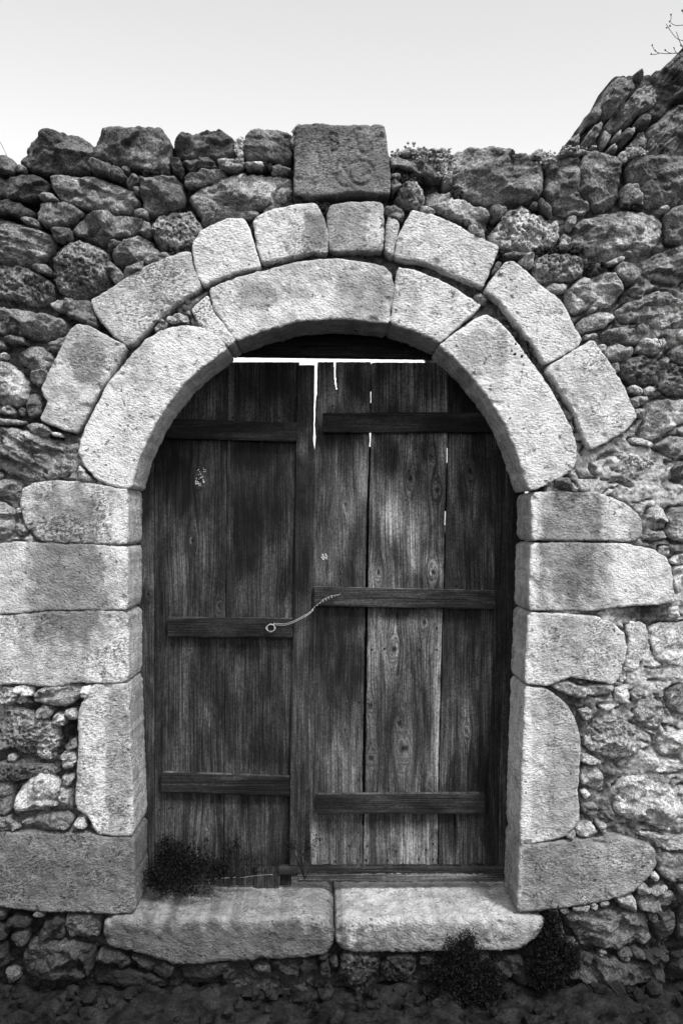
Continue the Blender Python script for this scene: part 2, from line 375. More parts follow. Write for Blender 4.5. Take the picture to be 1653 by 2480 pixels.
# ------------------------------------------------------------ rubble stones of the wall (outlines follow the photograph)
RUB = [
('A',.13,'R',[(-60,235),(40,232),(90,290),(80,360),(-60,362)]),
('A',.15,'R',[(100,240),(130,200),(215,110),(280,85),(430,78),(520,110),(590,175),(600,230),(560,300),(570,340),(440,345),(300,362),(110,290)]),
('A',.17,'T',[(640,65),(700,60),(780,75),(920,66),(1020,68),(1045,110),(1085,190),(1065,260),(1070,345),(1010,350),(920,330),(700,290),(580,260),(600,160)]),
('A',.19,'R',[(1100,120),(1205,72),(1300,80),(1420,95),(1475,140),(1500,200),(1480,262),(1400,265),(1290,250),(1160,262),(1085,215)]),
('A',.2,'R',[(1155,295),(1290,258),(1350,275),(1365,310),(1200,345)]),
('A',.12,'R',[(1085,265),(1130,270),(1165,330),(1150,385),(1100,345),(1080,300)]),
('A',.11,'R',[(565,315),(600,297),(690,300),(760,340),(800,385),(770,410),(690,375),(600,360)]),
('A',.1,'R',[(-60,375),(60,370),(180,358),(240,365),(300,420),(300,470),(240,520),(150,530),(0,510),(-60,500)]),
('A',.28,'R',[(325,385),(420,360),(560,368),(680,395),(760,420),(840,460),(885,530),(870,565),(790,595),(640,590),(500,570),(400,530),(345,490),(320,430)]),
('A',.2,'R',[(800,420),(840,372),(865,380),(870,415),(830,440)]),
('A',.15,'R',[(845,455),(880,455),(885,500),(860,500)]),
('A',.25,'R',[(875,395),(940,380),(1080,375),(1115,372),(1150,430),(1165,520),(1140,560),(1060,590),(960,630),(905,590),(895,490)]),
('A',.35,'R',[(1155,420),(1170,365),(1300,345),(1400,325),(1440,345),(1380,400),(1250,435)]),
('A',.4,'R',[(1385,290),(1450,275),(1530,290),(1540,325),(1460,350),(1390,320)]),
('A',.13,'R',[(-60,540),(60,535),(160,570),(205,600),(170,640),(60,620),(-60,590)]),
('A',.25,'R',[(245,515),(280,490),(330,500),(375,535),(300,530)]),
('A',.18,'R',[(225,600),(260,540),(340,528),(440,555),(515,600),(440,660),(360,700),(270,690),(225,650)]),
('A',.25,'R',[(140,655),(180,650),(240,670),(235,695),(170,680)]),
('A',.26,'L5',[(-60,620),(50,640),(140,690),(250,705),(320,745),(325,800),(300,860),(240,900),(140,930),(-60,900)]),
('A',.25,'R',[(450,700),(500,620),(600,605),(740,610),(850,625),(920,655),(860,730),(720,765),(640,800),(530,760),(445,720)]),
('A',.2,'R',[(850,600),(900,590),(935,610),(920,635),(860,625)]),
('A',.2,'R',[(885,735),(920,680),(950,690),(955,750),(925,770)]),
('A',.4,'P',[(960,650),(1050,600),(1130,575),(1200,580),(1230,630),(1280,700),(1250,760),(1190,820),(1090,870),(1010,855),(980,790),(955,720)]),
('A',.15,'R',[(335,730),(380,712),(440,720),(440,755),(385,785),(340,770)]),
('A',.2,'P',[(395,780),(450,768),(560,800),(640,840),(685,870),(690,960),(680,1070),(640,1110),(540,1140),(420,1130),(340,1080),(315,980),(320,870),(370,830)]),
('A',.3,'R',[(685,820),(720,795),(770,795),(720,830),(690,838)]),
('A',.28,'R',[(695,880),(750,815),(870,750),(950,790),(1020,880),(900,920),(790,950),(720,925)]),
('A',.22,'R',[(685,920),(730,950),(800,1025),(720,1052),(685,1010)]),
('A',.25,'R',[(780,990),(850,945),(910,922),(910,965),(840,1010),(800,1020)]),
('A',.25,'R',[(920,910),(1000,895),(1050,870),(1065,885),(1000,925),(930,935)]),
('A',.2,'P',[(-60,930),(60,930),(140,955),(250,1000),(310,1040),(310,1110),(270,1180),(200,1190),(60,1150),(-60,1130)]),
('A',.2,'R',[(190,945),(300,945),(300,1000),(240,985)]),
('A',.22,'R',[(-60,1215),(60,1215),(220,1240),(360,1270),(420,1300),(430,1370),(400,1395),(240,1415),(100,1380),(-60,1370)]),
('A',.3,'R',[(290,1180),(340,1140),(440,1160),(560,1165),(600,1240),(620,1340),(560,1320),(440,1270),(340,1210)]),
('A',.22,'R',[(20,1400),(60,1392),(150,1410),(160,1440),(60,1435)]),
('B',.2,'T',[(280,90),(380,75),(450,90),(540,125),(545,200),(535,300),(470,300),(350,270),(240,270),(235,190),(255,120)]),
('B',.3,'R',[(240,300),(370,300),(365,320),(260,328)]),
('B',.2,'R',[(410,310),(480,315),(530,330),(520,350),(410,358)]),
('B',.26,'R',[(-110,480),(-40,440),(60,400),(150,355),(260,345),(400,370),(520,352),(545,400),(540,500),(500,540),(330,585),(200,610),(80,640),(-30,680),(-60,600),(-110,530)]),
('B',.25,'R',[(160,625),(230,600),(320,600),(325,625),(250,650),(150,650)]),
('B',.2,'R',[(360,600),(430,570),(465,575),(440,600),(370,615)]),
('B',.35,'P',[(185,160),(230,145),(235,200),(225,290),(185,240)]),
('B',.25,'R',[(1155,280),(1180,235),(1260,225),(1350,235),(1430,280),(1490,330),(1490,405),(1430,410),(1340,370),(1230,330),(1165,340)]),
('B',.2,'R',[(1165,380),(1215,378),(1225,395),(1185,400)]),
('B',.25,'R',[(1170,420),(1210,405),(1240,425),(1220,460),(1175,485)]),
('B',.4,'P',[(1185,520),(1240,450),(1270,415),(1350,425),(1375,480),(1370,560),(1330,580),(1240,565)]),
('B',.3,'R',[(1350,580),(1390,575),(1440,610),(1420,630),(1370,605)]),
('B',.4,'P',[(1470,290),(1520,280),(1555,340),(1550,385),(1500,395),(1485,340)]),
('B',.25,'R',[(1490,400),(1550,390),(1540,450),(1510,470)]),
('B',.3,'R',[(1130,570),(1180,565),(1240,590),(1250,655),(1135,630)]),
('C',.24,'R',[(80,260),(130,190),(250,170),(370,172),(490,200),(600,240),(680,330),(685,400),(670,480),(620,545),(450,548),(280,530),(150,480),(110,420),(120,340)]),
('C',.36,'R',[(-65,550),(-55,490),(0,460),(90,500),(200,540),(330,590),(348,630),(330,720),(250,690),(120,630),(0,590)]),
('C',.28,'R',[(350,580),(400,562),(455,560),(470,580),(420,630),(370,655)]),
('C',.38,'P',[(340,760),(420,650),(470,590),(540,560),(620,590),(700,620),(740,660),(790,640),(808,690),(790,790),(740,850),(660,860),(560,850),(430,840),(370,800)]),
('C',.3,'R',[(210,700),(250,690),(300,730),(330,790),(280,780),(230,740)]),
('C',.22,'R',[(700,360),(730,260),(800,240),(920,215),(930,300),(915,400),(930,500),(1000,560),(960,600),(800,615),(740,560),(700,470)]),
('C',.22,'R',[(930,240),(1020,205),(1100,225),(1180,270),(1190,350),(1180,450),(1150,550),(1060,600),(990,540),(930,490),(915,380)]),
('C',.18,'R',[(1220,260),(1290,215),(1400,235),(1568,240),(1640,240),(1640,530),(1568,545),(1420,570),(1330,560),(1310,500),(1270,430),(1220,400)]),
('C',.22,'R',[(1200,430),(1280,422),(1310,490),(1325,550),(1300,578),(1200,560),(1190,500)]),
('C',.22,'R',[(665,520),(720,570),(750,640),(700,600),(660,560)]),
('C',.36,'R',[(870,770),(890,680),(980,620),(1100,590),(1250,580),(1380,600),(1450,660),(1465,740),(1400,830),(1270,880),(1150,890),(1050,920),(950,860),(880,830)]),
('C',.3,'R',[(850,640),(890,635),(885,680),(860,720),(835,700)]),
('C',.35,'R',[(785,820),(810,745),(855,780),(862,840),(840,858),(790,840)]),
('C',.4,'R',[(1420,585),(1465,570),(1475,590),(1440,605)]),
('C',.3,'R',[(1460,640),(1510,580),(1568,560),(1640,560),(1640,780),(1568,790),(1500,800),(1475,740)]),
('C',.28,'P',[(635,900),(720,870),(850,872),(930,890),(960,960),(930,1010),(850,1030),(730,1040),(660,1040),(630,980)]),
('C',.4,'R',[(520,930),(570,895),(620,880),(615,970),(570,950)]),
('C',.25,'R',[(435,880),(500,870),(590,880),(530,900),(450,900)]),
('C',.3,'R',[(390,930),(415,935),(400,970),(355,1005)]),
('C',.36,'L4',[(1310,920),(1360,880),(1460,850),(1568,820),(1640,800),(1640,1060),(1500,1060),(1400,1040),(1330,1000)]),
('C',.32,'R',[(1150,940),(1200,920),(1290,960),(1295,1010),(1240,1070),(1200,1050),(1150,985)]),
('C',.4,'R',[(1080,930),(1150,900),(1200,900),(1140,935),(1100,945)]),
('C',.33,'R',[(830,1170),(830,1100),(940,1020),(1060,990),(1120,990),(1190,1060),(1200,1120),(1130,1190),(1000,1210),(880,1250)]),
('C',.25,'P',[(710,1090),(760,1060),(830,1060),(830,1100),(770,1120)]),
('C',.55,'R',[(900,1310),(960,1270),(1080,1225),(1140,1230),(1140,1280),(1060,1340),(960,1365),(915,1350)]),
('C',.6,'R',[(970,1235),(1020,1200),(1020,1225),(990,1245)]),
('C',.4,'L4',[(1160,1240),(1200,1190),(1290,1160),(1400,1100),(1480,1100),(1568,1150),(1640,1180),(1640,1300),(1568,1330),(1430,1350),(1300,1290),(1200,1300)]),
('C',.3,'R',[(950,1390),(1020,1380),(1020,1405),(960,1410)]),
('C',.3,'R',[(1050,1380),(1120,1345),(1260,1350),(1290,1400),(1270,1450),(1160,1440),(1080,1430)]),
('E',.6,'R',[(1080,190),(1110,145),(1170,135),(1240,165),(1255,210),(1200,250),(1110,230)]),
('C',.55,'R',[(1270,1490),(1310,1410),(1430,1415),(1460,1440),(1400,1510),(1300,1500)]),
('C',.28,'R',[(1480,1490),(1568,1440),(1640,1440),(1640,1560),(1500,1560)]),
('E',.22,'P',[(1170,290),(1230,220),(1310,205),(1370,240),(1390,330),(1350,400),(1260,400),(1200,350)]),
('E',.5,'R',[(1120,265),(1150,262),(1165,310),(1140,325)]),
('E',.22,'P',[(1480,260),(1568,290),(1640,300),(1640,450),(1568,460),(1450,440),(1420,380),(1450,300)]),
('E',.5,'R',[(1230,410),(1260,405),(1310,435),(1300,455),(1240,440)]),
('E',.35,'R',[(1240,485),(1290,468),(1345,468),(1335,505),(1270,540)]),
('E',.45,'R',[(1265,555),(1325,548),(1335,585),(1300,600),(1275,580)]),
('E',.52,'R',[(1350,520),(1400,485),(1568,495),(1640,500),(1640,620),(1530,650),(1460,700),(1390,750),(1300,700),(1340,620)]),
('E',.42,'P',[(980,880),(1060,850),(1150,820),(1260,830),(1380,850),(1450,890),(1480,950),(1430,1040),(1360,1080),(1290,1070),(1180,1000),(1090,1010),(1010,960)]),
('E',.4,'R',[(1380,790),(1470,730),(1568,720),(1640,720),(1640,860),(1568,850),(1530,880),(1460,840)]),
('E',.3,'R',[(1500,920),(1568,890),(1640,890),(1640,1000),(1510,1000)]),
('E',.5,'R',[(1240,740),(1300,735),(1380,770),(1370,790),(1260,765)]),
('E',.58,'R',[(1360,1180),(1440,1165),(1470,1260),(1450,1310),(1330,1320),(1320,1290)]),
('E',.4,'R',[(1480,1180),(1568,1175),(1640,1180),(1640,1400),(1500,1380),(1460,1310)]),
('E',.3,'R',[(770,990),(850,985),(850,1050),(750,1055)]),
('E',.5,'R',[(1330,1330),(1440,1320),(1460,1360),(1380,1390),(1310,1370)]),
('G',.55,'R',[(1430,120),(1480,115),(1500,150),(1470,180),(1430,160)]),
('G',.55,'R',[(1490,200),(1540,165),(1600,170),(1640,200),(1600,225),(1500,225)]),
('G',.5,'R',[(1505,240),(1568,240),(1640,240),(1640,420),(1560,420),(1505,380)]),
('G',.6,'R',[(1495,510),(1540,495),(1550,560),(1500,570)]),
('G',.55,'F',[(1370,620),(1568,600),(1640,600),(1640,900),(1500,860),(1400,840),(1385,720)]),
('G',.55,'F',[(1215,600),(1340,600),(1360,680),(1320,800),(1290,880),(1200,980),(1170,960),(1220,800),(1240,690)]),
('G',.45,'R',[(1240,1050),(1290,1015),(1330,1045),(1300,1080),(1260,1090)]),
('G',.35,'R',[(1470,1040),(1568,990),(1640,980),(1640,1180),(1520,1180),(1480,1120)]),
('G',.45,'R',[(1280,1100),(1440,1090),(1470,1180),(1430,1280),(1350,1280),(1280,1200)]),
('G',.45,'P',[(945,1340),(1030,1220),(1100,1170),(1190,1165),(1230,1230),(1330,1290),(1390,1330),(1395,1390),(1300,1430),(1220,1460),(1130,1480),(1020,1430),(960,1390)]),
('G',.5,'R',[(920,1160),(980,1145),(990,1200),(950,1220)]),
('G',.6,'R',[(935,1430),(980,1440),(1060,1490),(1000,1495),(930,1480)]),
('G',.5,'R',[(1170,1510),(1250,1460),(1400,1450),(1560,1480),(1640,1500),(1640,1560),(1500,1550),(1330,1550),(1220,1550)]),
('G',.45,'R',[(1430,1310),(1568,1290),(1640,1300),(1640,1460),(1540,1450),(1410,1420)]),
('G',.55,'R',[(1150,1020),(1225,1000),(1235,1110),(1150,1110)]),
('G',.6,'R',[(1050,1130),(1140,1120),(1130,1150),(1080,1155)]),
('G',.42,'R',[(740,1000),(830,970),(920,1010),(1050,1000),(1130,990),(1140,1020),(1090,1070),(950,1060),(850,1060)]),
('J',.6,'R',[(935,-48),(1050,-50),(1090,90),(1060,125),(1000,90),(950,60),(925,10)]),
('J',.6,'R',[(930,110),(960,95),(985,125),(960,155)]),
('J',.48,'R',[(1140,200),(1150,80),(1220,10),(1350,-5),(1420,60),(1568,70),(1640,80),(1640,380),(1500,370),(1360,330),(1200,310)]),
('J',.5,'R',[(890,330),(930,260),(990,310),(1050,375),(1020,400),(930,395),(890,370)]),
('J',.4,'R',[(1015,280),(1080,310),(1080,370),(1050,350)]),
('J',.4,'R',[(830,380),(880,345),(880,380),(850,400)]),
('J',.3,'R',[(940,190),(1020,190),(1030,240),(990,270),(940,230)]),
('J',.4,'R',[(1260,370),(1340,370),(1500,400),(1568,385),(1640,380),(1640,470),(1480,480),(1430,470),(1380,420)]),
('J',.26,'R',[(1420,515),(1500,500),(1568,505),(1640,505),(1640,670),(1500,680),(1410,620)]),
('J',.4,'R',[(1360,730),(1460,700),(1470,715),(1380,750)]),
('J',.26,'R',[(1285,800),(1340,770),(1480,740),(1540,775),(1550,820),(1480,850),(1380,860),(1300,850)]),
('J',.32,'R',[(1140,790),(1250,750),(1275,820),(1270,870),(1210,860)]),
('J',.45,'R',[(790,845),(850,838),(855,865),(810,880)]),
('J',.7,'R',[(870,840),(980,828),(960,850),(900,852)]),
('J',.25,'R',[(825,890),(1000,860),(1120,850),(1250,870),(1350,880),(1380,1000),(1390,1060),(1280,1110),(1160,1090),(1060,1100),(950,1130),(890,1020),(840,960)]),
('J',.14,'R',[(1400,950),(1440,890),(1540,880),(1530,1000),(1490,1090),(1430,1060),(1395,1010)]),
('J',.14,'R',[(890,1150),(960,1140),(1100,1160),(1200,1200),(1450,1220),(1470,1330),(1440,1360),(1200,1340),(1000,1340),(880,1280),(780,1300),(830,1190)]),
('J',.22,'R',[(1540,700),(1568,690),(1640,690),(1640,760),(1568,760)]),
('J',.12,'R',[(390,1150),(520,1140),(600,1220),(650,1300),(640,1350),(480,1300),(380,1260)]),
('J',.08,'R',[(530,1430),(740,1430),(750,1510),(600,1540)]),
('J',.14,'R',[(1330,1150),(1480,1110),(1480,1180),(1380,1190)]),
('J',.16,'R',[(525,1350),(570,1345),(580,1390),(545,1400)]),
('J',.07,'R',[(1560,850),(1640,800),(1640,1090),(1540,1080)]),
('J',.07,'R',[(1490,1150),(1640,1110),(1640,1330),(1490,1340)]),
('H',.24,'R',[(405,910),(440,890),(520,880),(620,890),(645,940),(620,1030),(560,1040),(480,1020),(440,1040),(405,1010)]),
('H',.1,'R',[(235,1020),(280,950),(350,900),(400,920),(400,1040),(300,1050)]),
('H',.14,'R',[(180,1070),(250,1050),(400,1065),(560,1080),(595,1130),(580,1240),(470,1330),(350,1320),(200,1310),(130,1270),(130,1180)]),
('H',.24,'R',[(612,1150),(640,1105),(740,1110),(820,1160),(825,1195),(770,1225),(690,1225),(620,1195)]),
('H',.08,'R',[(35,930),(100,880),(180,920),(190,960),(130,980),(50,970)]),
('H',.08,'R',[(70,1000),(170,990),(170,1060),(120,1090),(75,1050)]),
('H',.07,'R',[(-60,950),(0,950),(40,1040),(-60,1050)]),
('H',.1,'R',[(590,1240),(690,1240),(850,1250),(1040,1290),(1050,1340),(920,1370),(650,1350),(580,1320)]),
('H',.16,'R',[(820,1140),(900,1155),(1050,1180),(1100,1210),(1080,1280),(980,1260),(880,1210)]),
('H',.15,'R',[(1110,1200),(1230,1190),(1400,1175),(1560,1185),(1600,1260),(1500,1310),(1300,1340),(1150,1330),(1130,1260)]),
('H',.06,'R',[(-60,1080),(30,1080),(50,1200),(-60,1240)]),
('I',.16,'R',[(400,1200),(430,1170),(560,1165),(700,1170),(700,1240),(640,1280),(430,1280)]),
('I',.26,'P',[(850,1130),(960,1120),(1010,1140),(1090,1150),(1100,1230),(1050,1290),(920,1330),(820,1280),(850,1210)]),
('I',.3,'R',[(780,1180),(820,1150),(830,1200),(790,1215)]),
('I',.16,'P',[(1110,1220),(1150,1150),(1300,1130),(1340,1190),(1320,1280),(1230,1310),(1100,1280)]),
('I',.16,'R',[(720,1200),(770,1180),(780,1240),(720,1250)]),
('D',.25,'R',[(80,200),(140,150),(240,140),(310,200),(330,250),(290,290),(200,310),(130,270),(90,230)]),
('D',.25,'R',[(300,130),(360,100),(430,95),(400,160),(340,180),(310,165)]),
('D',.4,'R',[(-60,235),(30,240),(90,290),(140,340),(170,410),(165,500),(120,540),(20,520),(-60,510)]),
('D',.28,'R',[(190,320),(290,300),(300,340),(240,400),(190,370)]),
('D',.24,'R',[(180,480),(230,450),(260,520),(250,580),(190,610),(170,550)]),
('D',.5,'R',[(-60,605),(40,620),(160,630),(140,642),(-60,638)]),
('D',.3,'R',[(160,655),(230,635),(310,670),(330,700),(270,730),(200,690)]),
('D',.55,'R',[(325,700),(380,705),(400,725),(340,718)]),
('D',.33,'L6',[(-60,650),(60,660),(200,700),(330,730),(490,760),(500,800),(480,860),(420,960),(330,990),(160,1010),(60,960),(-60,900)]),
('D',.5,'R',[(490,900),(520,940),(560,980),(600,1010),(530,1020),(490,970)]),
('D',.45,'R',[(-60,1010),(60,985),(130,1010),(120,1060),(60,1110),(30,1100),(-60,1090)]),
('D',.5,'R',[(-60,1120),(30,1150),(80,1200),(80,1350),(-60,1400)]),
('D',.35,'R',[(20,530),(60,530),(100,570),(80,590),(0,570)]),
('D',.2,'R',[(-60,110),(20,130),(30,160),(-60,190)]),
('A',.5,'R',[(1050,1290),(1110,1255),(1180,1265),(1190,1305),(1080,1308)]),
('A',.4,'R',[(985,1330),(1020,1290),(1060,1310),(1040,1345),(985,1365)]),
('F',.55,'R',[(90,1010),(150,995),(210,1010),(210,1050),(150,1065),(100,1040)]),
('F',.5,'R',[(215,1040),(300,1010),(400,1000),(480,985),(520,1010),(500,1070),(420,1130),(330,1125),(260,1105),(205,1110)]),
('F',.5,'R',[(520,1010),(570,990),(580,1030),(540,1070),(510,1060)]),
('F',.33,'P',[(-60,1000),(60,1000),(100,1050),(200,1120),(100,1120),(-60,1090)]),
('F',.26,'P',[(-60,1120),(80,1130),(240,1200),(340,1260),(370,1330),(340,1440),(300,1500),(180,1470),(60,1400),(-60,1420)]),
('F',.5,'R',[(390,1440),(450,1420),(475,1470),(450,1520),(400,1520)]),
('F',.3,'R',[(420,1380),(470,1330),(485,1390),(430,1400)]),
('F',.3,'R',[(410,1160),(470,1150),(480,1200),(440,1220)]),
('F',.12,'P',[(-60,1480),(200,1500),(380,1540),(330,1570),(100,1600),(-60,1600)]),
('H',.5,'R',[(80,200),(110,90),(180,20),(280,-10),(370,20),(390,110),(380,180),(310,225),(200,235),(100,230)]),
('H',.3,'R',[(390,70),(430,100),(430,180),(380,200)]),
('H',.18,'R',[(-60,20),(80,50),(70,200),(30,260),(-60,250)]),
('H',.22,'R',[(120,290),(240,250),(400,240),(470,260),(440,330),(300,350),(160,340)]),
('H',.4,'R',[(480,280),(530,265),(535,330),(480,330)]),
('H',.18,'R',[(-60,270),(40,270),(110,300),(120,345),(-60,345)]),
('H',.35,'R',[(400,0),(470,0),(440,50),(400,50)]),
]
RUB += [('B',.3,'P',[(1150,255),(1200,215),(1260,178),(1330,200),(1440,212),(1540,228),(1545,290),(1480,300),(1350,245),(1200,245)]),
('C',.3,'P',[(600,245),(650,225),(740,232),(770,260),(720,330),(680,320)]),('C',.28,'P',[(790,228),(860,204),(950,214),(1000,225),(900,245),(800,248)]),
('C',.34,'P',[(1180,228),(1220,207),(1330,212),(1345,240),(1230,262),(1195,290)]),('B',.22,'P',[(540,110),(575,62),(632,48),(640,78),(580,95),(562,250),(540,200)])]
wall = thing('stone_wall', 'grey rubble stone wall with deep joints around the arched wooden door', 'wall', (0, .1, 0))
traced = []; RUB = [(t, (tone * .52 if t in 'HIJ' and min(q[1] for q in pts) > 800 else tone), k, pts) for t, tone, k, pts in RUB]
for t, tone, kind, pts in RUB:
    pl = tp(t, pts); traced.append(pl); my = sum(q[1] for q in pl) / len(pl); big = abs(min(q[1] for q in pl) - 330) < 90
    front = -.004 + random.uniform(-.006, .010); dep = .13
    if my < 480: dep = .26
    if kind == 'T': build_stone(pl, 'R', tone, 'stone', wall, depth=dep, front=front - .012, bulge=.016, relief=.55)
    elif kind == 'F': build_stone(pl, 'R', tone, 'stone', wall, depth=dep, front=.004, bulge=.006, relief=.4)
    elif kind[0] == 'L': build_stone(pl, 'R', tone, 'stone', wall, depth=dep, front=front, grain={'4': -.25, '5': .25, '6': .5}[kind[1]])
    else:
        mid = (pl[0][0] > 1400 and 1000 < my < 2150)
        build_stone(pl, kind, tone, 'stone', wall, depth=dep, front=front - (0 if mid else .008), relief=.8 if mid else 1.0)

# outlines of the dressed stones
OUT = [
 ('D',.56,[(455,50),(500,20),(560,25),(680,90),(805,160),(740,280),(640,420),(570,540),(530,640),(480,705),(370,670),(260,615),(310,510),(270,430),(330,290),(400,160),(430,90)]),
 ('A',.58,[(580,1175),(660,1130),(800,1035),(1000,920),(1205,860),(1225,960),(1275,1090),(1100,1200),(960,1330),(840,1450),(800,1455),(720,1390),(630,1290)]),
 ('B',.78,[(-90,840),(-35,735),(60,690),(130,660),(235,657),(270,720),(310,850),(345,965),(220,985),(90,1030),(-20,1080),(-60,1000)]),
 ('B',.68,[(300,660),(400,610),(560,570),(690,560),(735,640),(765,740),(765,875),(640,868),(480,910),(355,935),(320,820)]),
 ('B',.40,[(790,575),(900,558),(1115,550),(1120,700),(1110,860),(1000,860),(780,862),(765,740),(765,640)]),
 ('B',.5,[(1145,650),(1200,660),(1215,700),(1190,800),(1175,895),(1130,860),(1130,750)]),
 ('C',.72,[(-150,605),(-50,625),(100,680),(230,760),(400,835),(370,920),(330,1010),(295,1090),(180,1040),(60,985),(-60,930),(-260,900),(-240,780),(-190,690)]),
 ('C',.7,[(315,1110),(370,1020),(440,935),(480,925),(560,980),(660,1080),(780,1170),(820,1230),(870,1340),(920,1420),(900,1460),(710,1568),(680,1555),(610,1440),(500,1300),(400,1170)]),
 ('E',.72,[(700,295),(850,200),(990,115),(1060,210),(1130,310),(1190,420),(1230,520),(1268,600),(1200,680),(1080,760),(975,810),(930,720),(880,570),(800,450)]),
]
INN = [
 ('D',.76,[(500,820),(530,700),(580,590),(680,400),(800,250),(920,120),(1010,60),(1150,22),(1290,35),(1380,95),(1440,165),(1300,270),(1180,370),(1060,520),(960,680),(880,860),(825,1055),(700,1030),(610,990),(540,910)]),
 ('B',.7,[(-95,1225),(-40,1180),(8,1140),(45,1245),(128,1345),(182,1425),(143,1455),(100,1430),(0,1360),(-50,1310)]),
 ('B',.62,[(20,1100),(150,1040),(340,990),(560,930),(800,905),(1000,930),(1120,955),(1170,1000),(1185,1100),(1165,1200),(1155,1315),(1000,1295),(800,1283),(600,1298),(400,1350),(190,1425),(140,1350),(50,1230)]),
 ('C',.7,[(-235,965),(-150,975),(0,1030),(130,1100),(240,1170),(288,1205),(170,1310),(80,1390),(28,1435),(-60,1390),(-145,1355),(-282,1315),(-262,1150)]),
 ('E',.74,[(25,150),(110,85),(250,-15),(320,-45),(400,-5),(480,85),(560,195),(650,310),(720,420),(800,560),(860,680),(890,780),(890,850),(875,920),(800,975),(700,1030),(600,1068),(570,1000),(520,830),(440,640),(340,480),(220,330),(110,220)]),
]
JAM = [
 ('D',.64,[(145,1060),(200,1025),(330,1005),(500,1012),(600,1030),(720,1050),(808,1062),(808,1400),(720,1405),(560,1400),(380,1395),(250,1380),(170,1300),(130,1160)]),
 ('F',.62,[(-60,110),(100,85),(250,95),(500,100),(700,112),(808,120),(808,510),(700,512),(500,515),(300,518),(150,530),(-60,545)]),
 ('F',.58,[(-60,560),(150,545),(300,530),(560,525),(808,525),(812,960),(740,980),(500,970),(350,1000),(200,990),(110,980),(-60,990)]),
 ('F',.6,[(590,995),(700,985),(812,985),(825,1400),(835,1600),(845,1940),(760,1950),(620,1930),(580,1850),(480,1760),(490,1550),(500,1330),(495,1200),(510,1120)]),
 ('H',.23,[(-60,355),(100,360),(300,365),(500,362),(640,385),(845,395),(845,600),(855,860),(700,870),(500,855),(350,860),(200,850),(100,840),(-60,810)]),
 ('E',.64,[(610,1080),(860,1075),(880,1085),(1010,1080),(1110,1110),(1200,1150),(1280,1220),(1308,1280),(1300,1350),(1260,1385),(1100,1380),(800,1380),(610,1375)]),
 ('G',.64,[(605,95),(900,92),(1200,100),(1380,135),(1460,190),(1495,260),(1500,360),(1515,460),(1400,480),(1200,490),(1000,520),(700,515),(595,515),(600,300)]),
 ('G',.68,[(590,535),(800,540),(1020,560),(1120,600),(1190,660),(1205,750),(1190,850),(1160,940),(1130,985),(1000,960),(850,940),(800,960),(720,990),(570,985),(580,750)]),
 ('G',.66,[(570,1005),(700,1020),(750,1050),(830,1120),(880,1200),(915,1320),(912,1500),(900,1650),(910,1800),(905,1850),(820,1950),(650,1985),(540,2000),(545,1700),(555,1450),(565,1200)]),
 ('J',.37,[(538,440),(700,425),(900,405),(1050,390),(1180,385),(1300,430),(1385,460),(1395,560),(1340,650),(1230,740),(1050,790),(800,830),(650,850),(520,858),(530,650)]),
]
THR = [
 (.36,[(-645,925),(-585,893),(-445,882),(-150,893),(200,893),(600,890),(740,890),(805,950),(800,1050),(760,1120),(600,1145),(350,1160),(150,1165),(-100,1190),(-200,1185),(-350,1135),(-500,1100),(-620,1070),(-650,1000)]),
 (.58,[(820,910),(900,893),(1200,890),(1560,886),(1780,883),(1980,880),(2135,900),(2105,1000),(1985,1090),(1825,1100),(1690,1090),(1445,1105),(1200,1110),(950,1110),(850,1090),(815,1030)]),
]
SLAB = tp('B', [(570,75),(700,62),(830,75),(1120,75),(1135,180),(1150,300),(1160,400),(1155,505),(1060,505),(960,490),(870,500),(780,515),(640,520),(560,505),(555,400),(560,200)])
FRONT_OPEN = tp('D', [(825,1055),(880,860),(960,680),(1060,520),(1180,370),(1300,270),(1440,165)]) + \
    tp('B', [(190,1425),(400,1350),(600,1298),(800,1283),(1000,1295),(1155,1315)]) + tp('C', [(-145,1355),(28,1435)]) + \
    tp('E', [(110,220),(220,330),(340,480),(440,640),(520,830),(570,1000),(600,1068)]) + [(1284,1400),(1268,1800),(1254,2240),(326,2240),(318,1800),(309,1300)]
SOLID = [tp(t, p_) for t, _, p_ in OUT + INN + JAM] + [tp('I', p_) for _, p_ in THR] + [SLAB]; PLACED = []
# small stones packed into the joints wherever the courses leave room
allp = traced + SOLID
N = 9000; C = np.stack([rng.uniform(-20, 1673, N), rng.uniform(380, 2370, N)], 1)
cl = np.full(N, 1e9)
for pl in allp:
    pl = np.array(pl); dd = edist(C, pl); dd[inside(C, pl)] = -1; cl = np.minimum(cl, dd)
fo_ = resample(FRONT_OPEN, 30); cl[inside(C, fo_)] = -1
nf_ = 0
for i in np.argsort(-cl):
    if cl[i] < 6.5 or nf_ > 46 or (C[i][0] > 1330 and 1000 < C[i][1] < 2120) or (cl[i] < 15 and np.hypot(C[i][0] - 790, C[i][1] - 1190) < 740 and C[i][1] < 1200): continue
    c = C[i]; R0 = min(cl[i], 26); 
    if any(np.hypot(*(c - q[0])) < (R0 + q[1]) * .98 for q in PLACED): continue
    R0 *= random.uniform(.8, 1.0); PLACED.append((c, R0)); a0 = random.uniform(0, 6.28); k_ = random.randint(5, 7)
    poly_ = [(c[0] + R0 * 1.12 * random.uniform(.75, 1.1) * math.cos(a0 + j / k_ * 6.283), c[1] + R0 * .95 * random.uniform(.75, 1.1) * math.sin(a0 + j / k_ * 6.283)) for j in range(k_)]
    tone_ = .2 if c[1] < 750 else (.1 if c[1] > 2200 else random.uniform(.3, .5)); build_stone(poly_, 'R', tone_, 'stone', wall, depth=.1, front=.004, sp=2.8); nf_ += 1

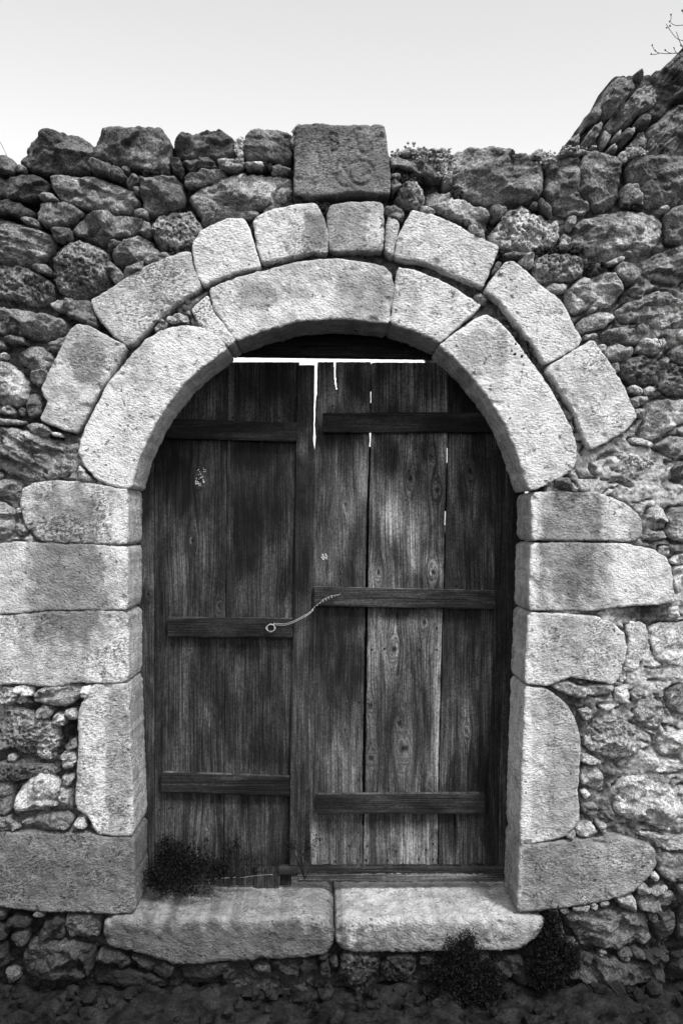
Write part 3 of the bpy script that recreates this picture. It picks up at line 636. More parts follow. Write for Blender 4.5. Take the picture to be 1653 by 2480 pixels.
# carved slab over the arch
def seg_d(P, a, b):
    a, b = np.array(a, float), np.array(b, float); ab = b - a; t = np.clip(((P - a) @ ab) / (ab @ ab), 0, 1)
    return np.linalg.norm(P - a - t[:, None] * ab, axis=1)
def carve_slab(P):
    Q = (P - np.array([500, 280])) * (1568 / 600); h = np.zeros(len(P)); dm = np.full(len(P), 1e9)
    for cx, cy, r, a0, a1 in [(800,152,24,0,7),(806,212,27,0,7),(975,375,78,0,7),(985,170,70,3.3,4.6),(1000,205,48,.3,2.9),(880,400,62,1.0,3.4),(1040,430,60,3.4,4.7)]:
        ang = np.arctan2(Q[:, 1] - cy, Q[:, 0] - cx) % (2 * math.pi); dd = np.abs(np.hypot(Q[:, 0] - cx, Q[:, 1] - cy) - r)
        ok = (ang >= a0) & (ang <= a1); dm = np.where(ok, np.minimum(dm, dd), dm)
    for a, b in [((700,250),(715,330)),((890,200),(935,130)),((840,395),(870,340)),((860,340),(925,430)),((930,135),(960,235))]:
        dm = np.minimum(dm, seg_d(Q, a, b))
    h -= .005 * (1 - sstep(4, 15, dm + 6 * pn(Q[:, 0] / 20, Q[:, 1] / 20, 3)))
    h += .003 * (np.hypot(Q[:, 0] - 975, Q[:, 1] - 375) < 66)
    return h
o = build_stone(SLAB, 'D', .22, 'carved_slab', wall, depth=.26, front=-.02, sp=3.0, carve=carve_slab, edge=6, relief=1.3)
o['label'] = 'square slab with worn carved rings and arcs'

# ------------------------------------------------------------ arch, jambs, threshold
arch = thing('stone_archway', 'pale dressed limestone archway with two rings of voussoirs, jambs and a worn threshold', 'archway', (0, .12, 0))
for t, tone, pts in OUT:
    build_stone(tp(t, pts), 'D', tone * 1.12, 'voussoir', arch, depth=.14, front=-.012, relief=1.25, sp=3.6)
DD = .237
for t, tone, pts in INN:
    build_stone(tp(t, pts), 'D', tone * 1.14, 'voussoir', arch, depth=DD, front=-.004, relief=1.1, sp=3.6, rings=26)
for t, tone, pts in JAM:
    build_stone(tp(t, pts), 'D', tone, 'jamb_stone', arch, depth=DD, front=-.002, relief=1.2, sp=3.8, rings=26)
for tone, pts in THR:
    build_stone(tp('I', pts), 'D', tone, 'threshold_stone', arch, depth=.36, front=-.014, relief=2.0, sp=3.8, rings=34, edge=16)

# ------------------------------------------------------------ mortar core of the wall
OPEN = [(1441-0,165),(1300,270),(1180,370),(1060,520),(960,680),(880,860),(825,1055)]
fo = resample(FRONT_OPEN, 20); nn = normals2(fo); core_open = fo + nn * 42
core_open[:, 1] = np.minimum(core_open[:, 1], 2262)
top_line = [(-70,400),(40,400),(60,340),(180,335),(225,360),(250,330),(390,330),(430,352),(560,345),(600,340),(690,340),(720,330),(920,330),(945,385),(1050,385),(1100,375),(1240,370),(1310,385),(1400,380),(1500,385),(1530,395),(1730,390)]
step = 4.0
gx = np.arange(-60, 1725, step); gy = np.arange(325, 2460, step); GX, GYY = np.meshgrid(gx, gy); P = np.stack([GX.ravel(), GYY.ravel()], 1)
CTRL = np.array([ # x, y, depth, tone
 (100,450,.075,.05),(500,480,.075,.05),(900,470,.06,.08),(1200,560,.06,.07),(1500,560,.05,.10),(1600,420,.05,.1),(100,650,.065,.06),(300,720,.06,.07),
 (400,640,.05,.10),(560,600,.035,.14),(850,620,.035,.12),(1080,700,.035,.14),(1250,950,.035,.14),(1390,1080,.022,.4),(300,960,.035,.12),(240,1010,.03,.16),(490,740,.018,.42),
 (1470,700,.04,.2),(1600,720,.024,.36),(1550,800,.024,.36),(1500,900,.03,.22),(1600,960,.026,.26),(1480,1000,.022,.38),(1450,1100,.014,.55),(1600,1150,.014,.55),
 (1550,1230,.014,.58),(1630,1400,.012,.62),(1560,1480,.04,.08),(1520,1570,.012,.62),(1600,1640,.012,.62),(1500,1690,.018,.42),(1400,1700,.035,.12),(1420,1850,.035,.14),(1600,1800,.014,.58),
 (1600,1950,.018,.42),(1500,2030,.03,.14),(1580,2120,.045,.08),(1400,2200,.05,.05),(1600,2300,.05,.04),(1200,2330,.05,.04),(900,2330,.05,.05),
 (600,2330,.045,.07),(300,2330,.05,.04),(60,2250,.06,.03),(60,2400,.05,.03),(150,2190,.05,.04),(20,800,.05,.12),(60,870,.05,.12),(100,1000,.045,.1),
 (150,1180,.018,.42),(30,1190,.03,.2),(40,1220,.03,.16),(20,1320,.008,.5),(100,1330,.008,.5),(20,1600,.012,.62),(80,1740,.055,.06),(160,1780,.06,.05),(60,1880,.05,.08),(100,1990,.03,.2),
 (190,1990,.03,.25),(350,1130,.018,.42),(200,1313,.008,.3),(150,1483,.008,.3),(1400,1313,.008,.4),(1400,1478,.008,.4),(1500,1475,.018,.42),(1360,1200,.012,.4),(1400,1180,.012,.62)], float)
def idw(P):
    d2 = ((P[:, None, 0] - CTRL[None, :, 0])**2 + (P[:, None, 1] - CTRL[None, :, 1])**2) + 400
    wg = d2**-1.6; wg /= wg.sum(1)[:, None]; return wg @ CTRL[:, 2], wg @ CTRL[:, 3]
dep, tn = idw(P)
X, Y = P[:, 0], P[:, 1]; rough = np.clip(dep / .03, .5, 1.4)
h = .012 * rough * fbm(X / 30, Y / 26, 1.1) + .010 * rough * (np.abs(pn(X / 13, Y / 11, 4)) * 2 - .6) + .003 * pn(X / 6, Y / 6, 9)
dmin = np.full(len(P), 99.)
for pl in traced + SOLID + [[tuple(c_ + R_ * np.array((math.cos(a_), math.sin(a_)))) for a_ in np.linspace(0, 6.2, 8)] for c_, R_ in PLACED]:
    pl = np.array(pl); bb = (P[:, 0] > pl[:, 0].min() - 12) & (P[:, 0] < pl[:, 0].max() + 12) & (P[:, 1] > pl[:, 1].min() - 12) & (P[:, 1] < pl[:, 1].max() + 12)
    if bb.any(): dmin[bb] = np.minimum(dmin[bb], edist(P[bb], pl))
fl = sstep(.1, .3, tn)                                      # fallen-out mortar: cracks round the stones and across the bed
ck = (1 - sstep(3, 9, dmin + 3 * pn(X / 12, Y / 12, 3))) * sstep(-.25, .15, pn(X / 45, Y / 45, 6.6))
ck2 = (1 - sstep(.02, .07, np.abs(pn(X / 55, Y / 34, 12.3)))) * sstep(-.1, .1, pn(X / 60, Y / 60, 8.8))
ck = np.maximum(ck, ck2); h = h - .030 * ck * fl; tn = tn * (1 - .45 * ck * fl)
ydep = np.maximum(dep - h, .0)
ok_p = inside(P, np.vstack([np.array(top_line), [(1730, 2470), (-70, 2470)]])) & ~inside(P, core_open)
nxn = len(gx); idx = np.arange(len(P)).reshape(GX.shape)
c0, c1, c2, c3 = idx[:-1, :-1].ravel(), idx[:-1, 1:].ravel(), idx[1:, 1:].ravel(), idx[1:, :-1].ravel()
cell = ok_p[c0] & ok_p[c1] & ok_p[c2] & ok_p[c3]
Q = np.stack([c0, c3, c2, c1], 1)[cell]
V = np.stack([(X - CX) * S, ydep, CZ + (CY - Y) * S], 1); used = np.unique(Q); mp = -np.ones(len(P), int); mp[used] = np.arange(len(used))
V = V[used]; Q = mp[Q]; st = tn[used] * 1.0
# boundary extruded to the back face
ed = {}
for f in Q:
    for a, b in ((f[0], f[1]), (f[1], f[2]), (f[2], f[3]), (f[3], f[0])):
        ed[(a, b)] = 1
bnd = [(a, b) for (a, b) in ed if (b, a) not in ed]
nV = len(V); Vb = V.copy(); Vb[:, 1] = .30
F = [list(f) for f in Q] + [[b, a, a + nV, b + nV] for a, b in bnd] + [[f[3] + nV, f[2] + nV, f[1] + nV, f[0] + nV] for f in Q]
mort = mesh_obj('mortar', np.vstack([V, Vb]), F, M_M, wall, {'stain_tone': np.r_[st, st]}, smooth=True)
# pale stone of the rear face that shows at the right end of the slit over the door
build_stone([(1031,850),(1100,846),(1112,900),(1034,902)], 'R', .75, 'stone', wall, depth=.10, yplane=.30, persp=True, front=0, bulge=.01)

# ------------------------------------------------------------ doors
YD = .252
def lerp_edge(e, y):
    ys = [q[1] for q in e]; xs = [q[0] for q in e]; return np.interp(y, ys, xs)
def plank(name, parent, left, right, y0, y1, tone, thick=.024, front=YD, knots=(), dark=(), light=(), holes=(), grooves=(), label=None, seed=0,
          topline=None, horiz=False, wob=.6, dx=3.0, dy=6.0):
    """left, right: lists of (x, y) down the photo; knots (x, y, r)."""
    if horiz: dx, dy = 6.0, 3.0
    ny = max(3, int((y1 - y0) / dy)); midy = (y0 + y1) / 2
    wmax = max(lerp_edge(right, y) - lerp_edge(left, y) for y in (y0, midy, y1)); nx = max(3, int(wmax / dx))
    U, Vv = np.meshgrid(np.linspace(0, 1, nx + 1), np.linspace(0, 1, ny + 1)); 
    if topline is None: ty0 = np.full(U.shape, float(y0)); ty1 = np.full(U.shape, float(y1))
    else: ty0 = topline[0] + (topline[1] - topline[0]) * U; ty1 = topline[2] + (topline[3] - topline[2]) * U
    PY = ty0 + (ty1 - ty0) * Vv; L = lerp_edge(left, PY); R = lerp_edge(right, PY)
    L = L + wob * pn(PY / 18, 3.3, seed) + wob * .6 * pn(PY / 5, 1.3, seed); R = R + wob * pn(PY / 18, 8.3, seed) + wob * .6 * pn(PY / 5, 5.3, seed)
    PX = L + (R - L) * U; PY = PY + wob * pn(PX / 10, 7.7, seed) * ((Vv < .001) | (Vv > .999))
    k = (D + front) / D; px, py = PX.ravel(), PY.ravel()
    gu = px.copy() if not horiz else py.copy(); gv = py.copy() if not horiz else px.copy(); kd = np.zeros(len(px)); tt = np.full(len(px), float(tone))
    gu = gu + 5 * pn(px / 60, py / 220, seed + .5) if not horiz else gu + 2 * pn(px / 160, py / 40, seed)
    knots = [(a_, b_, c_ * .82) for a_, b_, c_ in knots]
    for kx, ky, r in knots:
        ex, ey = px - kx, (py - ky) / 2.4; rr = ex**2 + ey**2
        disp = -ex * (r * 1.7)**2 / np.maximum(rr, (r * .9)**2); gu = gu + disp
        e2 = np.hypot(px - kx, (py - ky) * .85) + .8 * pn(px / 3, py / 3, seed)
        tt = tt * (1 - .78 * (1 - sstep(r * .55, r * .95, e2))) * (1 + .6 * sstep(r * .8, r * 1.05, e2) * (1 - sstep(r * 1.1, r * 1.8, np.hypot(px - kx, (py - ky) / 1.6))))
    nzz = .35 * pn(px / 9, py / 60, seed + 2) + .25 * pn(px / 30, py / 40, seed + 4)
    for cx, cy, rx, ry, f in list(dark) + list(light):
        d = np.sqrt(((px - cx) / rx)**2 + ((py - cy) / ry)**2) + nzz; tt = tt * (1 + (f - 1) * (1 - sstep(.45, 1.3, d)))
    edge = np.minimum(U, 1 - U).ravel() * wmax
    yy = front + .0015 * pn(px / 50, py / 200, seed) + .0025 * (1 - sstep(0, 2.5, edge if not horiz else np.minimum(Vv, 1 - Vv).ravel() * (y1 - y0)))
    for gxl, r in grooves:
        gx_ = lerp_edge(gxl, py); a, b = gxl[0][1], gxl[-1][1]
        m_ = (1 - sstep(r * .5, r * 1.4, np.abs(px - gx_))) * ((py > a) & (py < b)); yy = yy + .014 * m_; tt = tt * (1 - .5 * m_)
    for kx, ky, r in knots: yy = yy + .003 * (1 - sstep(r * .4, r * .8, np.hypot(px - kx, py - ky)))
    V0 = np.stack([(px - CX) * S * k, yy, CZ + (CY - py) * S * k], 1); V1 = V0.copy(); V1[:, 1] = front + thick
    idx = np.arange(len(px)).reshape(U.shape); c0, c1, c2, c3 = idx[:-1, :-1].ravel(), idx[:-1, 1:].ravel(), idx[1:, 1:].ravel(), idx[1:, :-1].ravel()
    Q = np.stack([c0, c3, c2, c1], 1); cen = np.stack([px[Q].mean(1), py[Q].mean(1)], 1); keep = np.ones(len(Q), bool)
    for hpoly in holes: keep &= ~inside(cen, hpoly)
    Q = Q[keep]; es = set()
    for f in Q.tolist():
        for a, b in ((f[0], f[1]), (f[1], f[2]), (f[2], f[3]), (f[3], f[0])): es.add((a, b))
    n = len(V0); F = Q.tolist() + [[f[3] + n, f[2] + n, f[1] + n, f[0] + n] for f in Q.tolist()]
    # separate side verts for crisp edges
    be = [(a, b) for a, b in es if (b, a) not in es]; sv = sorted({i for e in be for i in e}); m2 = {v: j for j, v in enumerate(sv)}
    base = 2 * n; ns = len(sv); Vs = np.vstack([V0[sv], V1[sv]])
    F += [[base + m2[b], base + m2[a], base + ns + m2[a], base + ns + m2[b]] for a, b in be]
    gu2, gv2 = gu * S, gv * S; sl_ = np.array(sv); tsd = tt[sl_] * (np.where(Vv.ravel()[sl_] < .001, 4.5, 1.) if name == 'batten' else 1)  # upper edges painted paler, sky light on them put into the tone
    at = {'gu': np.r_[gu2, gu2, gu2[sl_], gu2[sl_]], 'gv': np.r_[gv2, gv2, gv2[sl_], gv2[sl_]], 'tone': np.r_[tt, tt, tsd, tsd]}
    o = mesh_obj(name, np.vstack([V0, V1, Vs]), F, M_W, parent, at)
    if label: o['label'] = label
    return o
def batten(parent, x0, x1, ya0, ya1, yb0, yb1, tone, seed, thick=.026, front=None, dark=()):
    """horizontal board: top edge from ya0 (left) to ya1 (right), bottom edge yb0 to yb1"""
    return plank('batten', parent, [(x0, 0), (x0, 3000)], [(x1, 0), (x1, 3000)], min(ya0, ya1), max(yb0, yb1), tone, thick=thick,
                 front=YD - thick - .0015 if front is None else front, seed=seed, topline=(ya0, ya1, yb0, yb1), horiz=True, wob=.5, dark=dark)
def nail(parent, x, y, r=2.6, front=YD):
    k = (D + front) / D; V = [W(x, y, front)]; V[0] = (V[0][0], front - .002, V[0][2]); F = []
    for j in range(8):
        a = j / 8 * 2 * math.pi; V.append(((x + r * math.cos(a) - CX) * S * k, front - .0012, CZ + (CY - y - r * math.sin(a)) * S * k))
    for j in range(8):
        a = j / 8 * 2 * math.pi; V.append(((x + r * math.cos(a) - CX) * S * k, front + .004, CZ + (CY - y - r * math.sin(a)) * S * k))
    for j in range(8):
        F.append([0, 1 + (j + 1) % 8, 1 + j]); F.append([1 + j, 1 + (j + 1) % 8, 9 + (j + 1) % 8, 9 + j])
    return mesh_obj('nail', V, F, M_NAIL, parent, smooth=False)

bx, by, bz = W(560, 2143, YD)
dl = thing('wooden_door', 'left leaf of the double door, darker, two wide boards and a narrow stile with three battens', 'door', (bx, by, bz), 'leaves of the old double door')
WL = .036
plank('plank', dl, [(373,0),(375,3000)], [(550,876),(548,1240),(543,1700),(540,2143)], 876, 2144, WL, seed=1, knots=[(466,1310,6),(531,1468,6),(500,2035,8),(484,1160,9)],
      dark=[(430,1080,60,70,.35),(440,1180,50,90,.3),(540,1000,30,80,.5),(410,2100,80,60,.4),(470,1930,60,30,.6),(520,1560,40,30,.6)],
      light=[(485,1158,16,20,1.8),(415,1080,18,50,1.5),(520,980,20,30,1.7),(500,1740,35,40,1.5),(505,1970,40,60,1.7),(420,1380,40,60,1.3),(500,1400,40,60,1.3)])
plank('plank', dl, [(551.5,876),(549.5,1240),(544.8,1700),(541.8,2143)], [(724,879),(721,1100),(715,1500),(710,1700),(705,2143)], 877, 2144, WL, seed=2, front=YD + .002, knots=[(684,1427,4)],
      dark=[(610,1100,60,50,.2),(650,930,60,50,.4),(590,1300,40,110,.35),(640,1250,40,80,.5),(590,950,30,60,.5),(620,1830,80,30,.55),(600,2100,60,40,.5),(600,1580,40,20,.5)],
      light=[(600,990,30,25,1.6),(680,990,30,40,1.5),(685,1490,20,50,1.7),(645,1310,12,60,1.6),(630,1740,40,60,1.25),(620,2000,50,60,1.25),(690,1340,12,50,1.3)])
plank('stile', dl, [(720,880),(717.5,1100),(711.5,1500),(705.5,1700),(701,2095)], [(761.5,885),(759,1040),(758,1062),(762,1090),(759,1300),(751,1500),(744,1700),(736,2095)], 884, 2096, .036, thick=.04, front=YD - .016, seed=3,
      light=[(733,1560,18,80,1.5),(745,1640,8,60,1.5),(750,930,10,60,1.2)], dark=[(730,1000,20,70,.6),(725,1900,20,150,.6),(730,1380,20,60,.6)])
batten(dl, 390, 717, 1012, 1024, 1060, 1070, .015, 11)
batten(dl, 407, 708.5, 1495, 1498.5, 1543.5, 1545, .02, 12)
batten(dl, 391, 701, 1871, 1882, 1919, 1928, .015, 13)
plank('patch_board', dl, [(616,0),(616,3000)], [(680,0),(677,3000)], 2100, 2146, .028, front=YD - .014, thick=.012, seed=19)
for x, y in [(387,1574),(460,1574),(560,1578),(703,1585),(540,1565),(384,1519),(677,1012),(582,1008),(565,1011),(410,1957),(388,1961),(466,2066),(617,2083),(731,1124),(731,1005)]: nail(dl, x, y, 2.6, YD if x < 715 else YD - .016)
for x, y in [(430,1040),(520,1030),(640,1045),(440,1520),(560,1515),(695,1520),(420,1895),(520,1900),(660,1905)]: nail(dl, x, y, 2.6, YD - .0275)
plank('blocking_strip', dl, [(535,0),(528,3000)], [(566,0),(558,3000)], 884, 2140, .01, front=YD + .03, thick=.012, seed=27)  # added dark strip, makes the seam between the boards read dark
plank('blocking_strip', dl, [(362,0),(362,3000)], [(392,0),(392,3000)], 1000, 2140, .01, front=YD + .03, thick=.012, seed=28)  # added strip, keeps sky out of the gap beside the post
bx, by, bz = W(960, 2104, YD)
dr = thing('wooden_door', 'right leaf of the double door, paler planks with knots and wide gaps, three battens', 'door', (bx, by, bz), 'leaves of the old double door')
WR = .082
plank('plank', dr, [(768,877),(767,955),(763,975),(763,1000),(762,1030),(764,1060),(761,1100),(757,1300),(750,1500),(746,1700),(748,1950),(752,2105)],
      [(898,877),(895,1060),(887,1240),(884,1420),(880,1700),(877,1850),(877,2104)], 877, 2105, WR * .95, seed=5, wob=1.2, dx=1.6,
      knots=[(836,1222,6),(825,1388,4),(835,1770,5),(838,1700,3)],
      dark=[(800,1060,60,40,.25),(870,930,30,50,.4),(780,1560,40,80,.45),(850,1620,50,90,.5),(790,1130,20,60,.6),(820,1500,70,40,.4),(830,2000,60,30,.55),(790,920,40,50,.6)],
      light=[(825,1120,30,60,1.5),(880,1150,10,60,1.7),(840,1250,40,60,1.4),(870,1380,15,50,1.7),(800,1400,30,20,1.4),(820,2060,90,70,2.2),(770,2080,20,40,1.4),(805,960,20,25,1.5),(760,1250,8,90,1.3),(765,1900,15,60,1.4)],
      holes=[[(808.5,870),(813,870),(811.8,905),(814.5,930),(816.5,948),(811,932),(808.5,908)]])
plank('plank', dr, [(900,877),(899,960),(898,1060),(894,1240),(891,1420),(887,1700),(885,1850),(879.5,2104)],
      [(1085,877),(1084,1000),(1081,1110),(1076,1240),(1073,1420),(1069,1530),(1065,1700),(1061,1850),(1058,2104)], 878, 2104, WR * 1.2, seed=6, front=YD + .001, wob=.9,
      knots=[(994,1160,9),(1045,1108,5),(1058,1186,8),(916,1387,7),(1048,1386,8),(1027,1508,8),(954,1573,10),(895,1709,7),(966,1751,8),(979,1813,11),(900,1835,8)],
      dark=[(935,1110,40,50,.3),(930,900,25,40,.6),(960,1000,60,25,.5),(1040,1090,25,45,.45),(905,1290,20,70,.5),(960,1480,70,25,.35),(960,1420,70,30,.8),(930,1700,40,90,.6),(1030,1740,25,80,.5),(960,1990,90,22,.5),(920,1990,40,30,.7),(1040,930,50,50,.55),(940,1340,30,60,.7)],
      light=[(990,1240,85,100,1.35),(1000,1080,18,60,1.7),(1075,1080,9,60,1.9),(1060,1380,25,40,1.6),(900,1400,25,30,1.6),(1010,1330,40,70,1.3),(950,1230,40,60,1.35),(1060,1570,20,80,1.8),(1055,1800,22,180,1.9),(1050,2010,30,40,1.8),(960,2060,110,70,1.9),(985,1760,20,120,1.3),(960,1600,40,60,1.25),(985,930,30,60,1.3)],
      grooves=[([(1005,877),(1006,1000)], 1.6), ([(977,1972),(978,2050),(975,2104)], 2.0), ([(961,1490),(962,1530),(970,1560),(966,1600),(962,1640)], 1.5)])
plank('plank', dr, [(1087,877),(1086,1000),(1084,1110),(1080.5,1240),(1077,1420),(1071,1530),(1068,1700),(1064,1850),(1061,2098)],
      [(1206,877),(1205,1000),(1202,1240),(1199,1420),(1193,1700),(1186,1850),(1178,2098)], 880, 2099, WR * .62, seed=7, front=YD + .003, knots=[(1138,1140,8),(1104,1420,6),(1130,1771,6)],
      dark=[(1150,930,80,110,.25),(1160,1100,40,80,.4),(1120,1180,20,60,.5),(1170,1260,20,60,.4),(1120,1500,60,40,.6),(1180,1880,30,50,.4)],
      light=[(1110,1270,10,60,2.4),(1095,1150,12,90,1.7),(1165,1310,20,60,1.7),(1125,1800,12,110,1.8),(1190,1380,5,60,2.2),(1150,1720,30,120,1.3),(1130,2050,60,60,1.6),(1085,1700,8,200,1.2)],
      grooves=[([(1101,1960),(1101,2098)], 1.6)])
plank('stile', dr, [(1202,877),(1200.5,1240),(1197,1420),(1190,1700),(1183,1850),(1175,2098)], [(1229,877),(1226,1240),(1222,1420),(1217,1700),(1213,1850),(1207,2100)], 880, 2101, .03, front=YD - .004, seed=8)
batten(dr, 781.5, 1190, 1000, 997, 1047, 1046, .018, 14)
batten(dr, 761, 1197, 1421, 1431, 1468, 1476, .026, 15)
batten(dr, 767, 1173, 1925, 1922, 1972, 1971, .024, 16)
plank('blocking_strip', dr, [(872,0),(872,3000)], [(906,0),(900,3000)], 1082, 2000, .015, front=YD + .03, thick=.012, seed=17)
for a, b in ((882, 948), (976, 1045)): plank('blocking_strip', dr, [(885,0),(885,3000)], [(914,0),(912,3000)], a, b, .015, front=YD + .03, thick=.012, seed=17)  # added strips, stop sky showing through the upper part of this seam
plank('blocking_strip', dr, [(1068,800),(1068,1100)], [(1105,800),(1100,1100)], 884, 1084, .015, front=YD + .03, thick=.012, seed=18)  # added strip, closes the top of the next seam against the sky
for a, b in ((1120, 1238), (1290, 2100)): plank('blocking_strip', dr, [(1060,1120),(1050,2100)], [(1095,1120),(1080,2100)], a, b, .015, front=YD + .03, thick=.012, seed=18)  # added strips, hold back the sky except at the short slits
for x, y in [(800,1445),(905,1452),(1010,1455),(800,1950),(905,1950),(1010,1948),(1120,1948),(900,1026),(1020,1020),(1100,1022),(845,2048),(812,2086),(865,2083),(888,2048),(886,2083),(939,2083),(958,2061),(1014,2081),(1048,2081),(1048,2044),(1032,2058),(805,983),(783,1025),(810,1027),(882,1023),(952,1023),(1057,1521),(1057,1573),(1015,1573),(930,1571),(900,1573),(1126,1460),(1096,1453),(1163,1457),(1087,1950),(1151,1952),(852,1952),(870,1700)]:
    bt = any(a < y < b for a, b in ((1000, 1047), (1425, 1476), (1924, 1972)))
    nail(dr, x, y, 2.6, YD - .0275 if bt else YD)

FRM = 1
fr = thing('door_frame', 'dark weathered timber frame of two posts, a lintel board and a rotten sill', 'door frame', W(786, 2140, .27))
plank('post', fr, [(330,0),(330,3000)], [(371.5,0),(373.5,3000)], 1000, 2144, .045, thick=.05, front=.242, seed=20, knots=[(360,1440,7)], dark=[(350,1440,20,40,.4),(350,1700,15,200,.7)])
plank('post', fr, [(1226,850),(1223,1240),(1219,1420),(1214,1700),(1210,1850),(1205,2120)], [(1275,0),(1262,3000)], 900, 2125, .035, thick=.05, front=.242, seed=21, dark=[(1240,1300,20,60,.6)])
plank('lintel', fr, [(400,0),(400,3000)], [(1180,0),(1180,3000)], 813, 866, .03, thick=.05, front=.244, seed=22, topline=(813, 815, 858, 868), horiz=True)
plank('lintel', fr, [(420,0),(420,3000)], [(1160,0),(1160,3000)], 775, 812, .03, thick=.05, front=.246, seed=25, horiz=True)
for a, b in ((450, 876), (922, 1150)): plank('blocking_strip', fr, [(a,0),(a,3000)], [(b,0),(b,3000)], 800, 826, .02, thick=.012, front=.302, seed=26, horiz=True)  # added strips, block the sky so the slit shows only near the middle
def sill_bar(x0, x1, ya, yb, tone, seed, front, thick, name='sill'):
    return plank(name, fr, [(x0, 0), (x0, 3000)], [(x1, 0), (x1, 3000)], ya, yb, tone, thick=thick, front=front, seed=seed, horiz=True, wob=3, topline=(ya, ya, yb, yb))
sill_bar(675, 1232, 2098, 2119, .022, 23, .232, .06); sill_bar(720, 1232, 2117, 2136, .07, 24, .224, .07)

# ------------------------------------------------------------ tubes
def tube(V, F, pts, r, n=6, taper=1.0):
    pts = [Vector(p) for p in pts]; b0 = len(V); m = len(pts)
    for i, p in enumerate(pts):
        t = (pts[min(i + 1, m - 1)] - pts[max(i - 1, 0)]).normalized(); a = t.orthogonal().normalized(); b = t.cross(a)
        rr = r * (1 + (taper - 1) * i / max(1, m - 1))
        for j in range(n):
            an = 2 * math.pi * j / n; V.append(tuple(p + a * math.cos(an) * rr + b * math.sin(an) * rr))
    for i in range(m - 1):
        for j in range(n):
            j2 = (j + 1) % n; F.append([b0 + i * n + j, b0 + i * n + j2, b0 + (i + 1) * n + j2, b0 + (i + 1) * n + j])
    F.append([b0 + j for j in range(n)][::-1]); F.append([b0 + (m - 1) * n + j for j in range(n)])
def smooth_path(pts, n=6):
    P = [np.array(p, float) for p in pts]; P = [2 * P[0] - P[1]] + P + [2 * P[-1] - P[-2]]; out = []
    for i in range(1, len(P) - 2):
        for j in range(n):
            t = j / n; a, b, c, d = P[i - 1], P[i], P[i + 1], P[i + 2]
            out.append(.5 * ((2 * b) + (-a + c) * t + (2 * a - 5 * b + 4 * c - d) * t**2 + (-a + 3 * b - 3 * c + d) * t**3))
    out.append(P[-2]); return out
def blob(V, F, c, r, seed=0):
    b = len(V); t = (1 + 5**.5) / 2
    ic = [(-1,t,0),(1,t,0),(-1,-t,0),(1,-t,0),(0,-1,t),(0,1,t),(0,-1,-t),(0,1,-t),(t,0,-1),(t,0,1),(-t,0,-1),(-t,0,1)]
    for q in ic: V.append(tuple(np.array(c) + np.array(q) / 1.9 * r * random.uniform(.65, 1.3)))
    for f in [(0,11,5),(0,5,1),(0,1,7),(0,7,10),(0,10,11),(1,5,9),(5,11,4),(11,10,2),(10,7,6),(7,1,8),(3,9,4),(3,4,2),(3,2,6),(3,6,8),(3,8,9),(4,9,5),(2,4,11),(6,2,10),(8,6,7),(9,8,1)]:
        F.append([b + i for i in f])

# wire between the leaves
yb_ = YD - .034
wi = thing('wire_tie', 'pale twisted wire looped between the middle battens, tying the two leaves together', 'wire', W(655, 1520, yb_))
V, F = [], []
t3 = lambda x, y: (320 + x / 3.2667, 1240 + y / 3.2667)
path = [t3(1125,880), t3(1200,885), t3(1270,865), t3(1340,830), t3(1400,795), t3(1435,760)]
for o in (0, 1):
    tube(V, F, smooth_path([W(x, y + o * 3.4, yb_ - .012 * math.sin(i / 5 * 3.14) - o * .001) for i, (x, y) in enumerate(path)]), .0012)
tw = []
a, b = np.array(t3(1435,760)), np.array(t3(1640,655))
for i in range(60):
    f = i / 59; c = a + (b - a) * f + np.array([0, -6 * math.sin(f * 3.14)]); amp = 3.2 if .3 < f < .75 else 1.6
    tw.append((c[0] + amp * math.cos(i * .95), c[1] + amp * math.sin(i * .95)))
tube(V, F, smooth_path([W(x, y, yb_ - .004 + .003 * math.sin(i * 1.9)) for i, (x, y) in enumerate(tw)], 3), .0012)
mesh_obj('strand', V, F, M_WIRE, wi)
V, F = [], []
for q, (rx, ry) in enumerate([(11, 9.5), (9, 10.5), (12, 8.5)]):
    pts = []
    for i in range(25):
        an = i / 24 * 2 * math.pi + q; cx, cy = t3(1096, 918); pts.append(W(cx + rx * math.cos(an) * .95, cy + ry * math.sin(an) * .95, yb_ - .003 * q - .003 * math.sin(an)))
    tube(V, F, pts, .0013)
tube(V, F, smooth_path([W(*t3(1112,895), yb_ - .005), W(*t3(1125,880), yb_)]), .0017)
mesh_obj('loop', V, F, M_WIRE, wi)
# flakes on the doors
def flakes(cx, cy, r, n, label, name='plaster_flake', front=YD, size=.003):
    V, F = [], []
    for i in range(n):
        a = random.uniform(0, 6.28); rr = r * math.sqrt(random.random()) if i % 3 else r * random.uniform(.7, 1)
        p = W(cx + rr * math.cos(a), cy + rr * 1.15 * math.sin(a), front - .001); blob(V, F, p, size * random.uniform(.5, 1.3))
    return mesh_obj(name, V, F, M_FLAKE, dr if cx > 760 else dl, smooth=False)
flakes(785.5, 1348, 7, 26, ''); flakes(484, 1165, 11, 26, '', 'lichen', size=.0024); flakes(487, 1143, 12, 16, '', 'lichen', size=.0016); flakes(1077, 1262, 3, 4, '', size=.002)

